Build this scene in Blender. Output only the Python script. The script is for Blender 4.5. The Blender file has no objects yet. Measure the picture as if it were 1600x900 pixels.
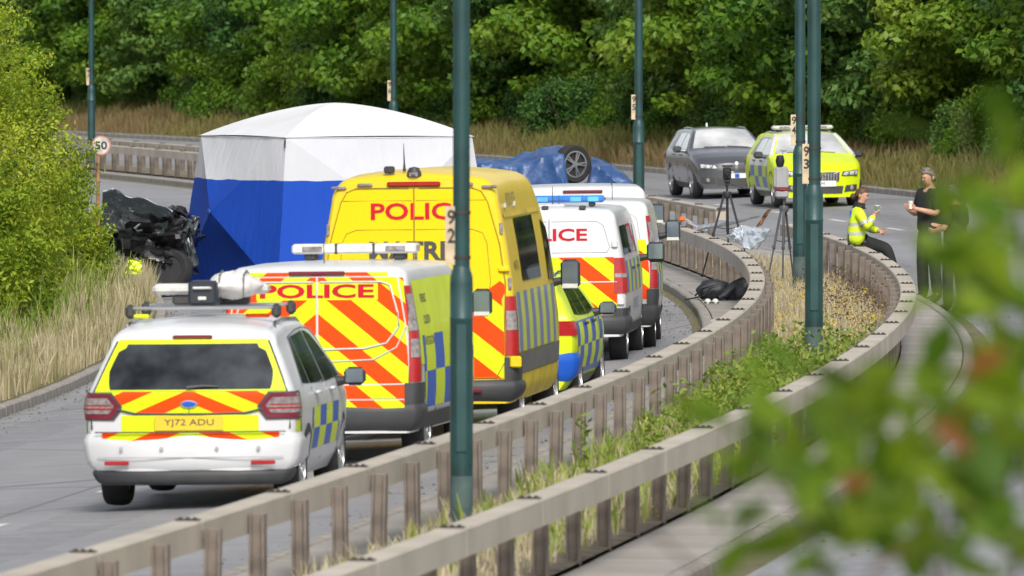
import bpy, bmesh, math, random
import numpy as np
from mathutils import Vector, Matrix, noise
random.seed(7); RNG = np.random.default_rng(11)
SC = bpy.context.scene
COL = SC.collection
# ------------------------------------------------------------------ camera
F_PX = 16000.0; CAM_Z = 4.2; HORIZON = 20.0
cam = bpy.data.cameras.new('camera'); camo = bpy.data.objects.new('camera', cam); COL.objects.link(camo)
cam.sensor_width = 36.0; cam.lens = 36.0 * F_PX / 1600.0
camo.location = (0, 0, CAM_Z)
camo.rotation_euler = (math.radians(90) - math.atan((450 - HORIZON) / F_PX), 0, 0)
cam.clip_start = 0.5; cam.clip_end = 6000
cam.dof.use_dof = True; cam.dof.focus_distance = 142.0; cam.dof.aperture_fstop = 7.5
SC.camera = camo
# ------------------------------------------------------------------ light
SUN_EL, SUN_AZ = math.radians(42), math.radians(7)   # azimuth: behind the camera, a little to the right
world = bpy.data.worlds.new('World'); SC.world = world; world.use_nodes = True
wn = world.node_tree; wn.nodes.clear()
sky = wn.nodes.new('ShaderNodeTexSky'); sky.sky_type = 'NISHITA'; sky.sun_disc = False
sky.sun_elevation = SUN_EL; sky.sun_rotation = math.pi - SUN_AZ
sky.air_density = 1.0; sky.dust_density = 3.0; sky.ozone_density = 1.0
hs = wn.nodes.new('ShaderNodeHueSaturation'); hs.inputs['Saturation'].default_value = 0.35
bg = wn.nodes.new('ShaderNodeBackground'); bg.inputs['Strength'].default_value = 0.12
wo = wn.nodes.new('ShaderNodeOutputWorld')
wn.links.new(sky.outputs[0], hs.inputs['Color']); wn.links.new(hs.outputs[0], bg.inputs[0]); wn.links.new(bg.outputs[0], wo.inputs[0])
sun = bpy.data.lights.new('sun', 'SUN'); sun.energy = 2.3; sun.angle = math.radians(18); sun.color = (1.0, 0.95, 0.88)
suno = bpy.data.objects.new('sun', sun); COL.objects.link(suno)
sd = Vector((math.sin(SUN_AZ) * math.cos(SUN_EL), -math.cos(SUN_AZ) * math.cos(SUN_EL), math.sin(SUN_EL)))
suno.rotation_euler = sd.to_track_quat('Z', 'Y').to_euler(); suno.location = (30, -40, 60)
SC.view_settings.view_transform = 'Standard'; SC.view_settings.look = 'None'
SC.view_settings.exposure = 0.42; SC.view_settings.gamma = 1.0
SC.cycles.max_bounces = 6; SC.cycles.transparent_max_bounces = 6; SC.cycles.use_denoising = True

# ------------------------------------------------------------------ materials
MATS = {}
def nt_new(name):
    m = bpy.data.materials.new(name); m.use_nodes = True
    return m, m.node_tree, m.node_tree.nodes['Principled BSDF']
def N(nt, typ, **kw):
    n = nt.nodes.new(typ)
    for k, v in kw.items():
        if hasattr(n, k): setattr(n, k, v)
        else: n.inputs[k].default_value = v
    return n
def L(nt, a, b): nt.links.new(a, b)
def MATH(nt, op, a, b=None, c=None):
    n = nt.nodes.new('ShaderNodeMath'); n.operation = op
    for i, v in enumerate((a, b, c)):
        if v is None: continue
        if hasattr(v, 'links'): nt.links.new(v, n.inputs[i])
        else: n.inputs[i].default_value = v
    return n.outputs[0]
def MIX(nt, fac, a, b):
    n = nt.nodes.new('ShaderNodeMix'); n.data_type = 'RGBA'
    for idx, v in ((0, fac), (6, a), (7, b)):
        if hasattr(v, 'links'): nt.links.new(v, n.inputs[idx])
        else: n.inputs[idx].default_value = v if idx == 0 else (v[0], v[1], v[2], 1)
    return n.outputs[2]
def OBJC(nt):
    t = nt.nodes.new('ShaderNodeTexCoord'); s = nt.nodes.new('ShaderNodeSeparateXYZ')
    nt.links.new(t.outputs['Object'], s.inputs[0]); return t.outputs['Object'], s.outputs
def NOISE(nt, vec, scale, detail=3.0, rough=0.5):
    n = nt.nodes.new('ShaderNodeTexNoise'); n.inputs['Scale'].default_value = scale
    n.inputs['Detail'].default_value = detail; n.inputs['Roughness'].default_value = rough
    if vec is not None: nt.links.new(vec, n.inputs['Vector'])
    return n.outputs['Fac']
def RAMP(nt, fac, stops):
    r = nt.nodes.new('ShaderNodeValToRGB'); e = r.color_ramp.elements
    while len(e) < len(stops): e.new(0.5)
    for el, (p, c) in zip(e, stops): el.position = p; el.color = (c[0], c[1], c[2], 1)
    nt.links.new(fac, r.inputs[0]); return r.outputs[0]
def mat(name, col, rough=0.5, metal=0.0, coat=0.0, var=0.08, scale=3.0, bump=0.0, bscale=40.0, spec=0.5):
    """painted / plain surface: a base colour with uneven grain"""
    if name in MATS: return MATS[name]
    m, nt, p = nt_new(name); vec, _ = OBJC(nt)
    if var > 0:
        f = NOISE(nt, vec, scale, 4)
        lo = [c * (1 - 2.2 * var) for c in col]; hi = [min(1, c * (1 + 2.2 * var)) for c in col]
        L(nt, RAMP(nt, f, [(0.25, lo), (0.75, hi)]), p.inputs['Base Color'])
    else: p.inputs['Base Color'].default_value = (*col, 1)
    p.inputs['Roughness'].default_value = rough; p.inputs['Metallic'].default_value = metal
    p.inputs['Coat Weight'].default_value = coat; p.inputs['Coat Roughness'].default_value = 0.08
    p.inputs['Specular IOR Level'].default_value = spec
    if bump > 0:
        b = nt.nodes.new('ShaderNodeBump'); b.inputs['Strength'].default_value = bump; b.inputs['Distance'].default_value = 0.02
        L(nt, NOISE(nt, vec, bscale, 4), b.inputs['Height']); L(nt, b.outputs[0], p.inputs['Normal'])
    MATS[name] = m; return m
YEL = (0.62, 0.76, 0.010); ORG = (0.84, 0.062, 0.002); BLU = (0.012, 0.095, 0.50)
def chevron(name, period, k, phase=0.0, top=None):
    """fluorescent inverted-V stripes; optional plain colour above a curved line"""
    if name in MATS: return MATS[name]
    m, nt, p = nt_new(name); vec, xyz = OBJC(nt)
    ax = MATH(nt, 'ABSOLUTE', xyz[0])
    v = MATH(nt, 'ADD', xyz[2], MATH(nt, 'MULTIPLY', ax, k))
    v = MATH(nt, 'FRACT', MATH(nt, 'DIVIDE', MATH(nt, 'ADD', v, phase), period))
    c = MIX(nt, MATH(nt, 'GREATER_THAN', v, 0.5), YEL, ORG)
    if top:
        z0, q, colr = top
        lim = MATH(nt, 'ADD', MATH(nt, 'MULTIPLY', MATH(nt, 'MULTIPLY', ax, ax), q), z0)
        c = MIX(nt, MATH(nt, 'GREATER_THAN', xyz[2], lim), c, colr)
    g = NOISE(nt, vec, 2.5, 4)
    c = MIX(nt, MATH(nt, 'MULTIPLY', g, 0.10), c, (0.22, 0.16, 0.06))
    L(nt, c, p.inputs['Base Color']); p.inputs['Roughness'].default_value = 0.45; p.inputs['Coat Weight'].default_value = 0.0; p.inputs['Specular IOR Level'].default_value = .12
    MATS[name] = m; return m
def battenburg(name, z0, z1, cell, rows=2, base=(0.8, 0.8, 0.8), a=YEL, b=BLU, y0=0.0, above=None):
    if name in MATS: return MATS[name]
    m, nt, p = nt_new(name); vec, xyz = OBJC(nt)
    r = MATH(nt, 'FLOOR', MATH(nt, 'DIVIDE', MATH(nt, 'SUBTRACT', xyz[2], z0), (z1 - z0) / rows))
    q = MATH(nt, 'FLOOR', MATH(nt, 'DIVIDE', MATH(nt, 'SUBTRACT', xyz[1], y0), cell))
    par = MATH(nt, 'PINGPONG', MATH(nt, 'ADD', r, q), 1.0)
    c = MIX(nt, MATH(nt, 'GREATER_THAN', par, 0.5), a, b)
    ins = MATH(nt, 'MULTIPLY', MATH(nt, 'GREATER_THAN', xyz[2], z0), MATH(nt, 'LESS_THAN', xyz[2], z1))
    c = MIX(nt, ins, base, c)
    if above: c = MIX(nt, MATH(nt, 'GREATER_THAN', xyz[2], z1), c, above)
    g = NOISE(nt, vec, 2.0, 4)
    c = MIX(nt, MATH(nt, 'MULTIPLY', g, 0.09), c, (0.3, 0.27, 0.22))
    L(nt, c, p.inputs['Base Color']); p.inputs['Roughness'].default_value = 0.4; p.inputs['Coat Weight'].default_value = 0.05; p.inputs['Specular IOR Level'].default_value = .3
    MATS[name] = m; return m
def leaf_mat(name, stops, trans=0.35, rough=0.5, lowscale=0.35):
    """foliage: hue by a per-leaf value plus slow clump variation, part of the light passes through"""
    if name in MATS: return MATS[name]
    m, nt, p = nt_new(name); vec, _ = OBJC(nt)
    at = N(nt, 'ShaderNodeAttribute'); at.attribute_name = 'rnd'
    oi = N(nt, 'ShaderNodeObjectInfo')
    f = MATH(nt, 'ADD', MATH(nt, 'MULTIPLY', at.outputs['Fac'], 0.55), MATH(nt, 'MULTIPLY', NOISE(nt, vec, lowscale, 2), 0.55))
    f = MATH(nt, 'ADD', f, MATH(nt, 'MULTIPLY', MATH(nt, 'SUBTRACT', oi.outputs['Random'], 0.5), 0.34))
    c = RAMP(nt, f, stops)
    L(nt, c, p.inputs['Base Color']); p.inputs['Roughness'].default_value = rough; p.inputs['Specular IOR Level'].default_value = 0.3
    tr = nt.nodes.new('ShaderNodeBsdfTranslucent'); L(nt, c, tr.inputs[0])
    mx = nt.nodes.new('ShaderNodeMixShader'); mx.inputs[0].default_value = trans
    out = nt.nodes['Material Output']
    L(nt, p.outputs[0], mx.inputs[1]); L(nt, tr.outputs[0], mx.inputs[2]); L(nt, mx.outputs[0], out.inputs[0])
    MATS[name] = m; return m
def glass_mat(name, col=(0.012, 0.016, 0.018), rough=0.04, spec=0.8):
    if name in MATS: return MATS[name]
    m, nt, p = nt_new(name); vec, _ = OBJC(nt)
    L(nt, RAMP(nt, NOISE(nt, vec, 2.2, 3, .6), [(.35, (.006, .008, .011)), (.65, (.045, .052, .06))]), p.inputs['Base Color'])
    p.inputs['Roughness'].default_value = rough; p.inputs['Specular IOR Level'].default_value = .26; p.inputs['Coat Weight'].default_value = .08; p.inputs['Coat Roughness'].default_value = .03
    MATS[name] = m; return m

# ------------------------------------------------------------------ mesh helper
class MB:
    def __init__(s): s.v = []; s.f = []; s.m = []
    def add(s, vs, fs, mi=0):
        o = len(s.v); s.v.extend([tuple(p) for p in vs]); s.f.extend([tuple(i + o for i in f) for f in fs]); s.m.extend([mi] * len(fs)); return s
    def box(s, c, d, mi=0, M=None, ch=0.0):
        x, y, z = d[0] / 2, d[1] / 2, d[2] / 2
        if ch <= 0:
            vs = [Vector((i * x, j * y, k * z)) for k in (-1, 1) for j in (-1, 1) for i in (-1, 1)]
            fs = [(0, 2, 3, 1), (4, 5, 7, 6), (0, 1, 5, 4), (2, 6, 7, 3), (0, 4, 6, 2), (1, 3, 7, 5)]
        else:
            ch = min(ch, x * .9, y * .9, z * .9); vs = []
            def ring(zz, ix, iy, cc): return [Vector(p + (zz,)) for p in ((ix, iy - cc), (ix - cc, iy), (-ix + cc, iy), (-ix, iy - cc), (-ix, -iy + cc), (-ix + cc, -iy), (ix - cc, -iy), (ix, -iy + cc))]
            for zz, q in ((-z, ch), (-z + ch, 0), (z - ch, 0), (z, ch)): vs += ring(zz, x - q, y - q, ch if q == 0 else ch * .6)
            fs = [tuple(range(7, -1, -1)), tuple(range(24, 32))]
            for r in range(3):
                for i in range(8): fs.append((r * 8 + i, r * 8 + (i + 1) % 8, r * 8 + 8 + (i + 1) % 8, r * 8 + 8 + i))
        if M is not None: vs = [M @ v for v in vs]
        c = Vector(c); return s.add([v + c for v in vs], fs, mi)
    def tube(s, pts, r, n=8, mi=0, caps=True):
        pts = [Vector(p) for p in pts]; rs = r if isinstance(r, (list, tuple)) else [r] * len(pts); vs = []
        for i, p in enumerate(pts):
            t = (pts[min(i + 1, len(pts) - 1)] - pts[max(i - 1, 0)]).normalized()
            u = t.cross(Vector((0, 0, 1)));  u = t.cross(Vector((1, 0, 0))) if u.length < 1e-3 else u
            u.normalize(); w = t.cross(u)
            for k in range(n):
                a = 2 * math.pi * k / n; vs.append(p + (u * math.cos(a) + w * math.sin(a)) * rs[i])
        fs = []
        for i in range(len(pts) - 1):
            for k in range(n): fs.append((i * n + k, i * n + (k + 1) % n, (i + 1) * n + (k + 1) % n, (i + 1) * n + k))
        if caps: fs += [tuple(range(n - 1, -1, -1)), tuple(range((len(pts) - 1) * n, len(pts) * n))]
        return s.add(vs, fs, mi)
    def lathe(s, prof, n=20, M=None, mi=0, close=False):
        vs = []; fs = []; q = len(prof)
        for k in range(n):
            a = 2 * math.pi * k / n
            for r, h in prof:
                v = Vector((r * math.cos(a), r * math.sin(a), h)); vs.append(M @ v if M is not None else v)
        for k in range(n):
            k2 = (k + 1) % n
            for j in range(q if close else q - 1):
                j2 = (j + 1) % q; fs.append((k * q + j, k2 * q + j, k2 * q + j2, k * q + j2))
        if not close:
            if prof[0][0] > 1e-4: fs.append(tuple(k * q for k in range(n - 1, -1, -1)))
            if prof[-1][0] > 1e-4: fs.append(tuple(k * q + q - 1 for k in range(n)))
        return s.add(vs, fs, mi)
    def grid(s, fn, nu, nv, mi=0, flip=False):
        vs = [fn(i / nu, j / nv) for j in range(nv + 1) for i in range(nu + 1)]
        fs = []
        for j in range(nv):
            for i in range(nu):
                a = j * (nu + 1) + i; q = (a, a + 1, a + nu + 2, a + nu + 1)
                fs.append(q[::-1] if flip else q)
        return s.add(vs, fs, mi)
    def sheet(s, fn, nu, nv, t, mi=0):
        """closed slab: fn(u,v,k) gives the point for k=0 (outside) or 1 (inside)"""
        o = len(s.v); n1 = (nu + 1) * (nv + 1)
        s.v += [tuple(fn(i / nu, j / nv, 0)) for j in range(nv + 1) for i in range(nu + 1)]
        s.v += [tuple(fn(i / nu, j / nv, t)) for j in range(nv + 1) for i in range(nu + 1)]
        fs = []
        for j in range(nv):
            for i in range(nu):
                a = o + j * (nu + 1) + i; fs += [(a, a + 1, a + nu + 2, a + nu + 1), (a + n1 + nu + 1, a + n1 + nu + 2, a + n1 + 1, a + n1)]
        W_ = nu + 1
        for i in range(nu):
            a = o + i; b = o + nv * W_ + i; fs += [(a + n1, a + n1 + 1, a + 1, a), (b, b + 1, b + 1 + n1, b + n1)]
        for j in range(nv):
            a = o + j * W_; b = a + nu; fs += [(a, a + W_, a + W_ + n1, a + n1), (b + n1, b + W_ + n1, b + W_, b)]
        s.f += fs; s.m += [mi] * len(fs); return s
    def prism(s, poly, h, M=None, mi=0):
        n = len(poly); vs = [Vector((p[0], p[1], 0)) for p in poly] + [Vector((p[0], p[1], h)) for p in poly]
        if M is not None: vs = [M @ v for v in vs]
        fs = [tuple(range(n - 1, -1, -1)), tuple(range(n, 2 * n))] + [(i, (i + 1) % n, n + (i + 1) % n, n + i) for i in range(n)]
        return s.add(vs, fs, mi)
    def mesh(s, name, mats, smooth=35):
        me = bpy.data.meshes.new(name); me.from_pydata(s.v, [], s.f)
        for m in (mats if isinstance(mats, (list, tuple)) else [mats]): me.materials.append(m)
        if any(s.m): me.polygons.foreach_set('material_index', s.m)
        if smooth:
            me.polygons.foreach_set('use_smooth', [True] * len(me.polygons)); me.set_sharp_from_angle(angle=math.radians(smooth))
        me.update(); return me
    def build(s, name, mats, parent=None, smooth=35, fix=False):
        me = s.mesh(name, mats, smooth)
        if fix:
            bm = bmesh.new(); bm.from_mesh(me); bmesh.ops.recalc_face_normals(bm, faces=bm.faces[:]); bm.to_mesh(me); bm.free()
        return obj(name, me, parent)
def obj(name, me, parent=None):
    o = bpy.data.objects.new(name, me); COL.objects.link(o)
    if parent is not None: o.parent = parent
    return o
def tag(o, label=None, cat=None, group=None, kind=None):
    if label: o['label'] = label
    if cat: o['category'] = cat
    if group: o['group'] = group
    if kind: o['kind'] = kind
    return o
def thing(name, label, cat, loc=(0, 0, 0), rz=0.0, group=None):
    o = bpy.data.objects.new(name, None); COL.objects.link(o); o.location = loc; o.rotation_euler = (0, 0, rz)
    o.empty_display_size = 0.2
    return tag(o, label, cat, group)
def part(name, parent):
    o = bpy.data.objects.new(name, None); COL.objects.link(o); o.parent = parent; o.empty_display_size = 0.1; return o
def np_mesh(name, verts, faces, m, rnd=None, nper=4):
    me = bpy.data.meshes.new(name); nv, nf = len(verts), len(faces)
    me.vertices.add(nv); me.vertices.foreach_set('co', verts.astype(np.float32).ravel())
    me.loops.add(nf * nper); me.loops.foreach_set('vertex_index', faces.astype(np.int32).ravel())
    me.polygons.add(nf); me.polygons.foreach_set('loop_start', np.arange(0, nf * nper, nper, dtype=np.int32))
    if rnd is not None:
        a = me.attributes.new('rnd', 'FLOAT', 'FACE'); a.data.foreach_set('value', rnd.astype(np.float32))
    me.update(calc_edges=True); me.materials.append(m); return me
def lettering(name, s, w, h, fn, m, parent, bold=0.015):
    """flat print: the glyph outlines as a mesh laid on fn(u,v), u and v in metres about the centre"""
    cu = bpy.data.curves.new(name, 'FONT'); cu.body = s; cu.offset = bold; cu.resolution_u = 3
    t = bpy.data.objects.new(name, cu); COL.objects.link(t)
    me = bpy.data.meshes.new_from_object(t); COL.objects.unlink(t); bpy.data.objects.remove(t); bpy.data.curves.remove(cu)
    me.name = name
    xs = [v.co.x for v in me.vertices]; ys = [v.co.y for v in me.vertices]
    x0, x1, y0, y1 = min(xs), max(xs), min(ys), max(ys)
    for v in me.vertices:
        v.co = fn((v.co.x - x0) / (x1 - x0) * w - w / 2, (v.co.y - y0) / (y1 - y0) * h - h / 2)
    me.materials.clear(); me.materials.append(m)
    return obj(name, me, parent)
ORD = 'first second third fourth fifth sixth seventh eighth ninth tenth eleventh twelfth thirteenth fourteenth fifteenth sixteenth seventeenth eighteenth nineteenth'.split()
def ordinal(n):
    if n < 20: return ORD[n - 1]
    t = ['twent', 'thirt', 'fort', 'fift', 'sixt'][n // 10 - 2]
    return t + 'ieth' if n % 10 == 0 else t + 'y-' + ORD[n % 10 - 1]
def lerp_tab(tab, x):
    if x <= tab[0][0]: return tab[0][1]
    for (a, va), (b, vb) in zip(tab, tab[1:]):
        if x <= b: return va + (vb - va) * (x - a) / (b - a)
    return tab[-1][1]

# ------------------------------------------------------------------ road geometry: depth d and sideways offset from the near crash barrier
SLOPE = [(-60, .26), (0, .22), (60, .14), (93, .105), (117, .065), (145, 0.0), (161, -.04), (212, -.123), (262, -.19), (350, -.31), (450, -.42), (2000, -.42)]
_D = np.arange(-60.0, 1600.0, 0.5); _S = np.interp(_D, [a for a, b in SLOPE], [b for a, b in SLOPE])
_X = np.concatenate([[0], np.cumsum((_S[1:] + _S[:-1]) * .25)]); _X += 3.47 - np.interp(145.0, _D, _X)
def XL(d): return float(np.interp(d, _D, _X))
def SL(d): return float(np.interp(d, _D, _S))
PROFILE = [(-1500, 9.0), (-120, 7.0), (-40, 2.6), (-20, 1.3), (-14, .45), (-10, -.22), (-8.75, -.385), (-8.6, -.51), (-.85, -.12), (-.85, 0.0), (2.65, 0.0), (2.65, -.12),
           (10.6, .235), (10.75, .36), (12, .62), (15.5, 1.35), (22, 2.2), (40, 3.6), (120, 8.0), (1500, 10.0)]
def ZO(off):
    t = PROFILE
    if off <= t[0][0]: return t[0][1]
    for (a, va), (b, vb) in zip(t, t[1:]):
        if a <= off <= b and b > a: return va + (vb - va) * (off - a) / (b - a)
    return t[-1][1]
def P(d, off, z=None):
    return Vector((XL(d) + off * math.sqrt(1 + SL(d) ** 2), d, ZO(off) if z is None else z))
def PX(px, d): return (px - 800.0) * d / F_PX
def OFF(X, d): return (X - XL(d)) / math.sqrt(1 + SL(d) ** 2)
def ZPX(py, d): return CAM_Z - (py - HORIZON) * d / F_PX
# ================================================================== SETTING
# ---- materials of the setting
def ground_mat():
    m, nt, p = nt_new('verge_soil'); vec, _ = OBJC(nt)
    a = NOISE(nt, vec, 0.5, 6, .6); b = NOISE(nt, vec, 9, 5, .7)
    c = RAMP(nt, MATH(nt, 'ADD', MATH(nt, 'MULTIPLY', a, .6), MATH(nt, 'MULTIPLY', b, .4)), [(.3, (.07, .06, .035)), (.5, (.16, .14, .075)), (.7, (.10, .13, .04))])
    L(nt, c, p.inputs['Base Color']); p.inputs['Roughness'].default_value = .95
    bu = nt.nodes.new('ShaderNodeBump'); bu.inputs['Distance'].default_value = .05; L(nt, b, bu.inputs['Height']); L(nt, bu.outputs[0], p.inputs['Normal'])
    return m
def asphalt_mat():
    m, nt, p = nt_new('asphalt'); vec, xyz = OBJC(nt)
    at = N(nt, 'ShaderNodeAttribute'); at.attribute_name = 'off'
    a = NOISE(nt, vec, .25, 5, .6); b = NOISE(nt, vec, 60, 3, .7); c1 = NOISE(nt, vec, 2.2, 5, .65)
    c = RAMP(nt, MATH(nt, 'ADD', MATH(nt, 'MULTIPLY', a, .5), MATH(nt, 'MULTIPLY', c1, .5)), [(.3, (.215, .215, .226)), (.5, (.255, .255, .268)), (.7, (.30, .30, .313))])
    c = MIX(nt, MATH(nt, 'MULTIPLY', MATH(nt, 'GREATER_THAN', b, .62), .35), c, (.06, .06, .065))
    # wheel tracks polished darker along the lanes
    tr = MATH(nt, 'SINE', MATH(nt, 'MULTIPLY', at.outputs['Fac'], 3.4))
    c = MIX(nt, MATH(nt, 'MULTIPLY', MATH(nt, 'MAXIMUM', tr, 0.0), .12), c, (.07, .07, .075))
    # oil drips along the lane middles, darker repair patches, lengthwise joints
    o3 = MATH(nt, 'PINGPONG', MATH(nt, 'ADD', at.outputs['Fac'], 100.85), 1.9)
    mid = MATH(nt, 'MULTIPLY', MATH(nt, 'GREATER_THAN', o3, 1.45), MATH(nt, 'GREATER_THAN', c1, .47))
    c = MIX(nt, MATH(nt, 'MULTIPLY', mid, .28), c, (.07, .07, .075))
    vo = nt.nodes.new('ShaderNodeTexVoronoi'); vo.feature = 'DISTANCE_TO_EDGE'; vo.inputs['Scale'].default_value = .16; L(nt, vec, vo.inputs['Vector'])
    c = MIX(nt, MATH(nt, 'MULTIPLY', MATH(nt, 'LESS_THAN', vo.outputs['Distance'], .006), .55), c, (.05, .05, .055))
    c = MIX(nt, MATH(nt, 'MULTIPLY', MATH(nt, 'LESS_THAN', MATH(nt, 'ABSOLUTE', MATH(nt, 'ADD', at.outputs['Fac'], 4.95)), .025), .6), c, (.06, .06, .065))
    L(nt, c, p.inputs['Base Color']); p.inputs['Roughness'].default_value = .6
    bu = nt.nodes.new('ShaderNodeBump'); bu.inputs['Strength'].default_value = .35; bu.inputs['Distance'].default_value = .01
    L(nt, b, bu.inputs['Height']); L(nt, bu.outputs[0], p.inputs['Normal'])
    return m
M_GROUND = ground_mat(); M_ASPH = asphalt_mat()
M_KERB = mat('kerb_concrete', (.27, .25, .225), .9, var=.14, scale=4, bump=.4, bscale=60)
M_SLAB = mat('paving_concrete', (.29, .272, .245), .92, var=.10, scale=.8, bump=.06, bscale=50)
M_SOIL = mat('reservation_soil', (.17, .14, .10), .95, var=.25, scale=3, bump=.8, bscale=12)
M_LINE = mat('road_paint', (.62, .62, .6), .7, var=.1, scale=9)
M_BEAM = mat('barrier_beam_steel', (.43, .385, .315), .6, 0.0, var=.09, scale=1.2, bump=.08)
M_POST = mat('barrier_post_steel', (.175, .145, .12), .6, 0.0, var=.22, scale=5)
M_BOLT = mat('bolt_dark_steel', (.05, .04, .035), .6, .3, var=.1)

def strip(name, offs, d0, d1, step, m, dz=0.0, kind='structure', zfun=None):
    ds = np.arange(d0, d1 + .01, step); vs = []; oo = []
    for d in ds:
        for o in offs:
            q = P(d, o); z = (zfun(o) if zfun else q.z) + dz; vs.append((q.x, d, z)); oo.append(o)
    n = len(offs); fs = [(j * n + i, j * n + i + 1, (j + 1) * n + i + 1, (j + 1) * n + i) for j in range(len(ds) - 1) for i in range(n - 1)]
    me = bpy.data.meshes.new(name); me.from_pydata(vs, [], fs); me.materials.append(m)
    a = me.attributes.new('off', 'FLOAT', 'POINT'); a.data.foreach_set('value', np.array(oo, dtype=np.float32))
    me.polygons.foreach_set('use_smooth', [True] * len(fs)); me.update()
    return tag(obj(name, me), kind=kind)
def zground(o):
    if -8.7 < o < 10.7: return min(ZO(o), ZO(o - .2), ZO(o + .2)) - .15 if not (-.9 < o < 2.7) else -.10
    return ZO(o)
strip('ground', [-1500, -500, -120, -60, -40, -28, -20, -16, -14, -12, -10, -9.3, -8.75, -8.6, -5, -2, -.85, 0, 1.7, 2.65, 5, 8, 10.55, 10.75, 11.3, 12, 13.5, 15.5, 18, 22, 30, 40, 70, 120, 500, 1500],
      -55, 1500, 4.0, M_GROUND, zfun=zground)
def z_right(o): return -.12 + .0447 * (o - 2.65)
def z_left(o): return -.12 + .0503 * (o + .85)
strip('carriageway', [-8.6, -7, -5.5, -4, -2.5, -.85], -50, 700, 1.5, M_ASPH, zfun=z_left)
strip('carriageway', [2.65, 4, 5.5, 7, 8.5, 10.6], -50, 700, 1.5, M_ASPH, zfun=z_right)
strip('central_reservation', [-.02, .3, .6, .9, 1.2, 1.5, 1.72], 40, 420, 1.0, M_SOIL, zfun=lambda o: .03 + .06 * math.sin(max(0, min(1, o / 1.7)) * math.pi))

# ---- lane dashes
dash = tag(part('lane_marking', None), kind='structure')
def road_patch(name, d0, d1, o0, o1, zf, dz, m, parent):
    b = MB(); b.grid(lambda u, v: (P(d0 + (d1 - d0) * v, o0 + (o1 - o0) * u).x, d0 + (d1 - d0) * v, zf(o0 + (o1 - o0) * u) + dz), 1, 3)
    return b.build(name, m, parent, smooth=0)
for k in range(32):
    d = 77 + 8.1 * k
    road_patch('dash', d + 4.6, d + 6.8, 6.5, 6.62, z_right, .005, M_LINE, dash)
    if k < 24: road_patch('dash', d + 3, d + 5.2, -4.75, -4.63, z_left, .005, M_LINE, dash)

# ---- kerbs: stones laid end to end
def kerb_run(off, sgn, d0, d1, top, h, name='kerb'):
    root = tag(part(name, None), kind='structure')
    b = MB(); b.box((0, 0, -h / 2), (.15, .905, h), ch=.018)
    me = b.mesh('kerbstone', M_KERB, 30); d = d0; k = 0
    while d < d1:
        stp = .915 / math.sqrt(1 + SL(d) ** 2)
        o = obj('kerbstone', me, root); q = P(d, off + sgn * .075, top + random.uniform(-.006, .006))
        o.location = q; o.rotation_euler = (0, 0, -math.atan(SL(d)) + random.uniform(-.004, .004)); d += stp; k += 1
    return root
kerb_run(-.85, 1, 66, 205, .012, .3); kerb_run(2.65, -1, 66, 205, .012, .3)
kerb_run(-8.6, -1, 88, 185, -.385, .28); kerb_run(10.6, 1, 196, 400, .365, .28)
for nm, o0, o1, d0, d1, top in (('kerb', -.85, -.70, 205, 420, .012), ('kerb', 2.5, 2.65, 205, 420, .012), ('kerb', -8.75, -8.6, 185, 420, -.385)):
    b = MB()
    ds = np.arange(d0, d1, 3.0)
    for i, d in enumerate(ds):
        a, c = P(d, o0), P(d, o1); b.v += [(a.x, d, top - .3), (a.x, d, top), (c.x, d, top), (c.x, d, top - .3)]
    for i in range(len(ds) - 1):
        for k in range(3): b.f.append((i * 4 + k, i * 4 + k + 1, i * 4 + k + 5, i * 4 + k + 4)); b.m.append(0)
    tag(b.build(nm, M_KERB), kind='structure')
# ---- paved margins each side of the reservation: slabs
def paving(o0, o1, d0, d1):
    root = tag(part('pavement', None), kind='structure')
    w = o1 - o0 - .02
    meshes = []
    for q in range(3):
        b = MB(); b.box((0, 0, -.06), (w, 3.594, .12), ch=.003); meshes.append(b.mesh('slab', M_SLAB, 30))
    d = d0
    while d < d1:
        o = obj('slab', random.choice(meshes), root); q = P(d, (o0 + o1) / 2, .004 + random.uniform(-.003, .003)); o.location = q
        o.rotation_euler = (random.uniform(-.001, .001), random.uniform(-.003, .003), -math.atan(SL(d)))
        d += 3.60 / math.sqrt(1 + SL(d) ** 2)
paving(-.70, -.02, 66, 205); paving(1.72, 2.50, 66, 205)
strip('pavement', [-.70, -.02], 205, 420, 3, M_SLAB, zfun=lambda o: 0.0); strip('pavement', [1.72, 2.50], 205, 420, 3, M_SLAB, zfun=lambda o: 0.0)

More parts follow.
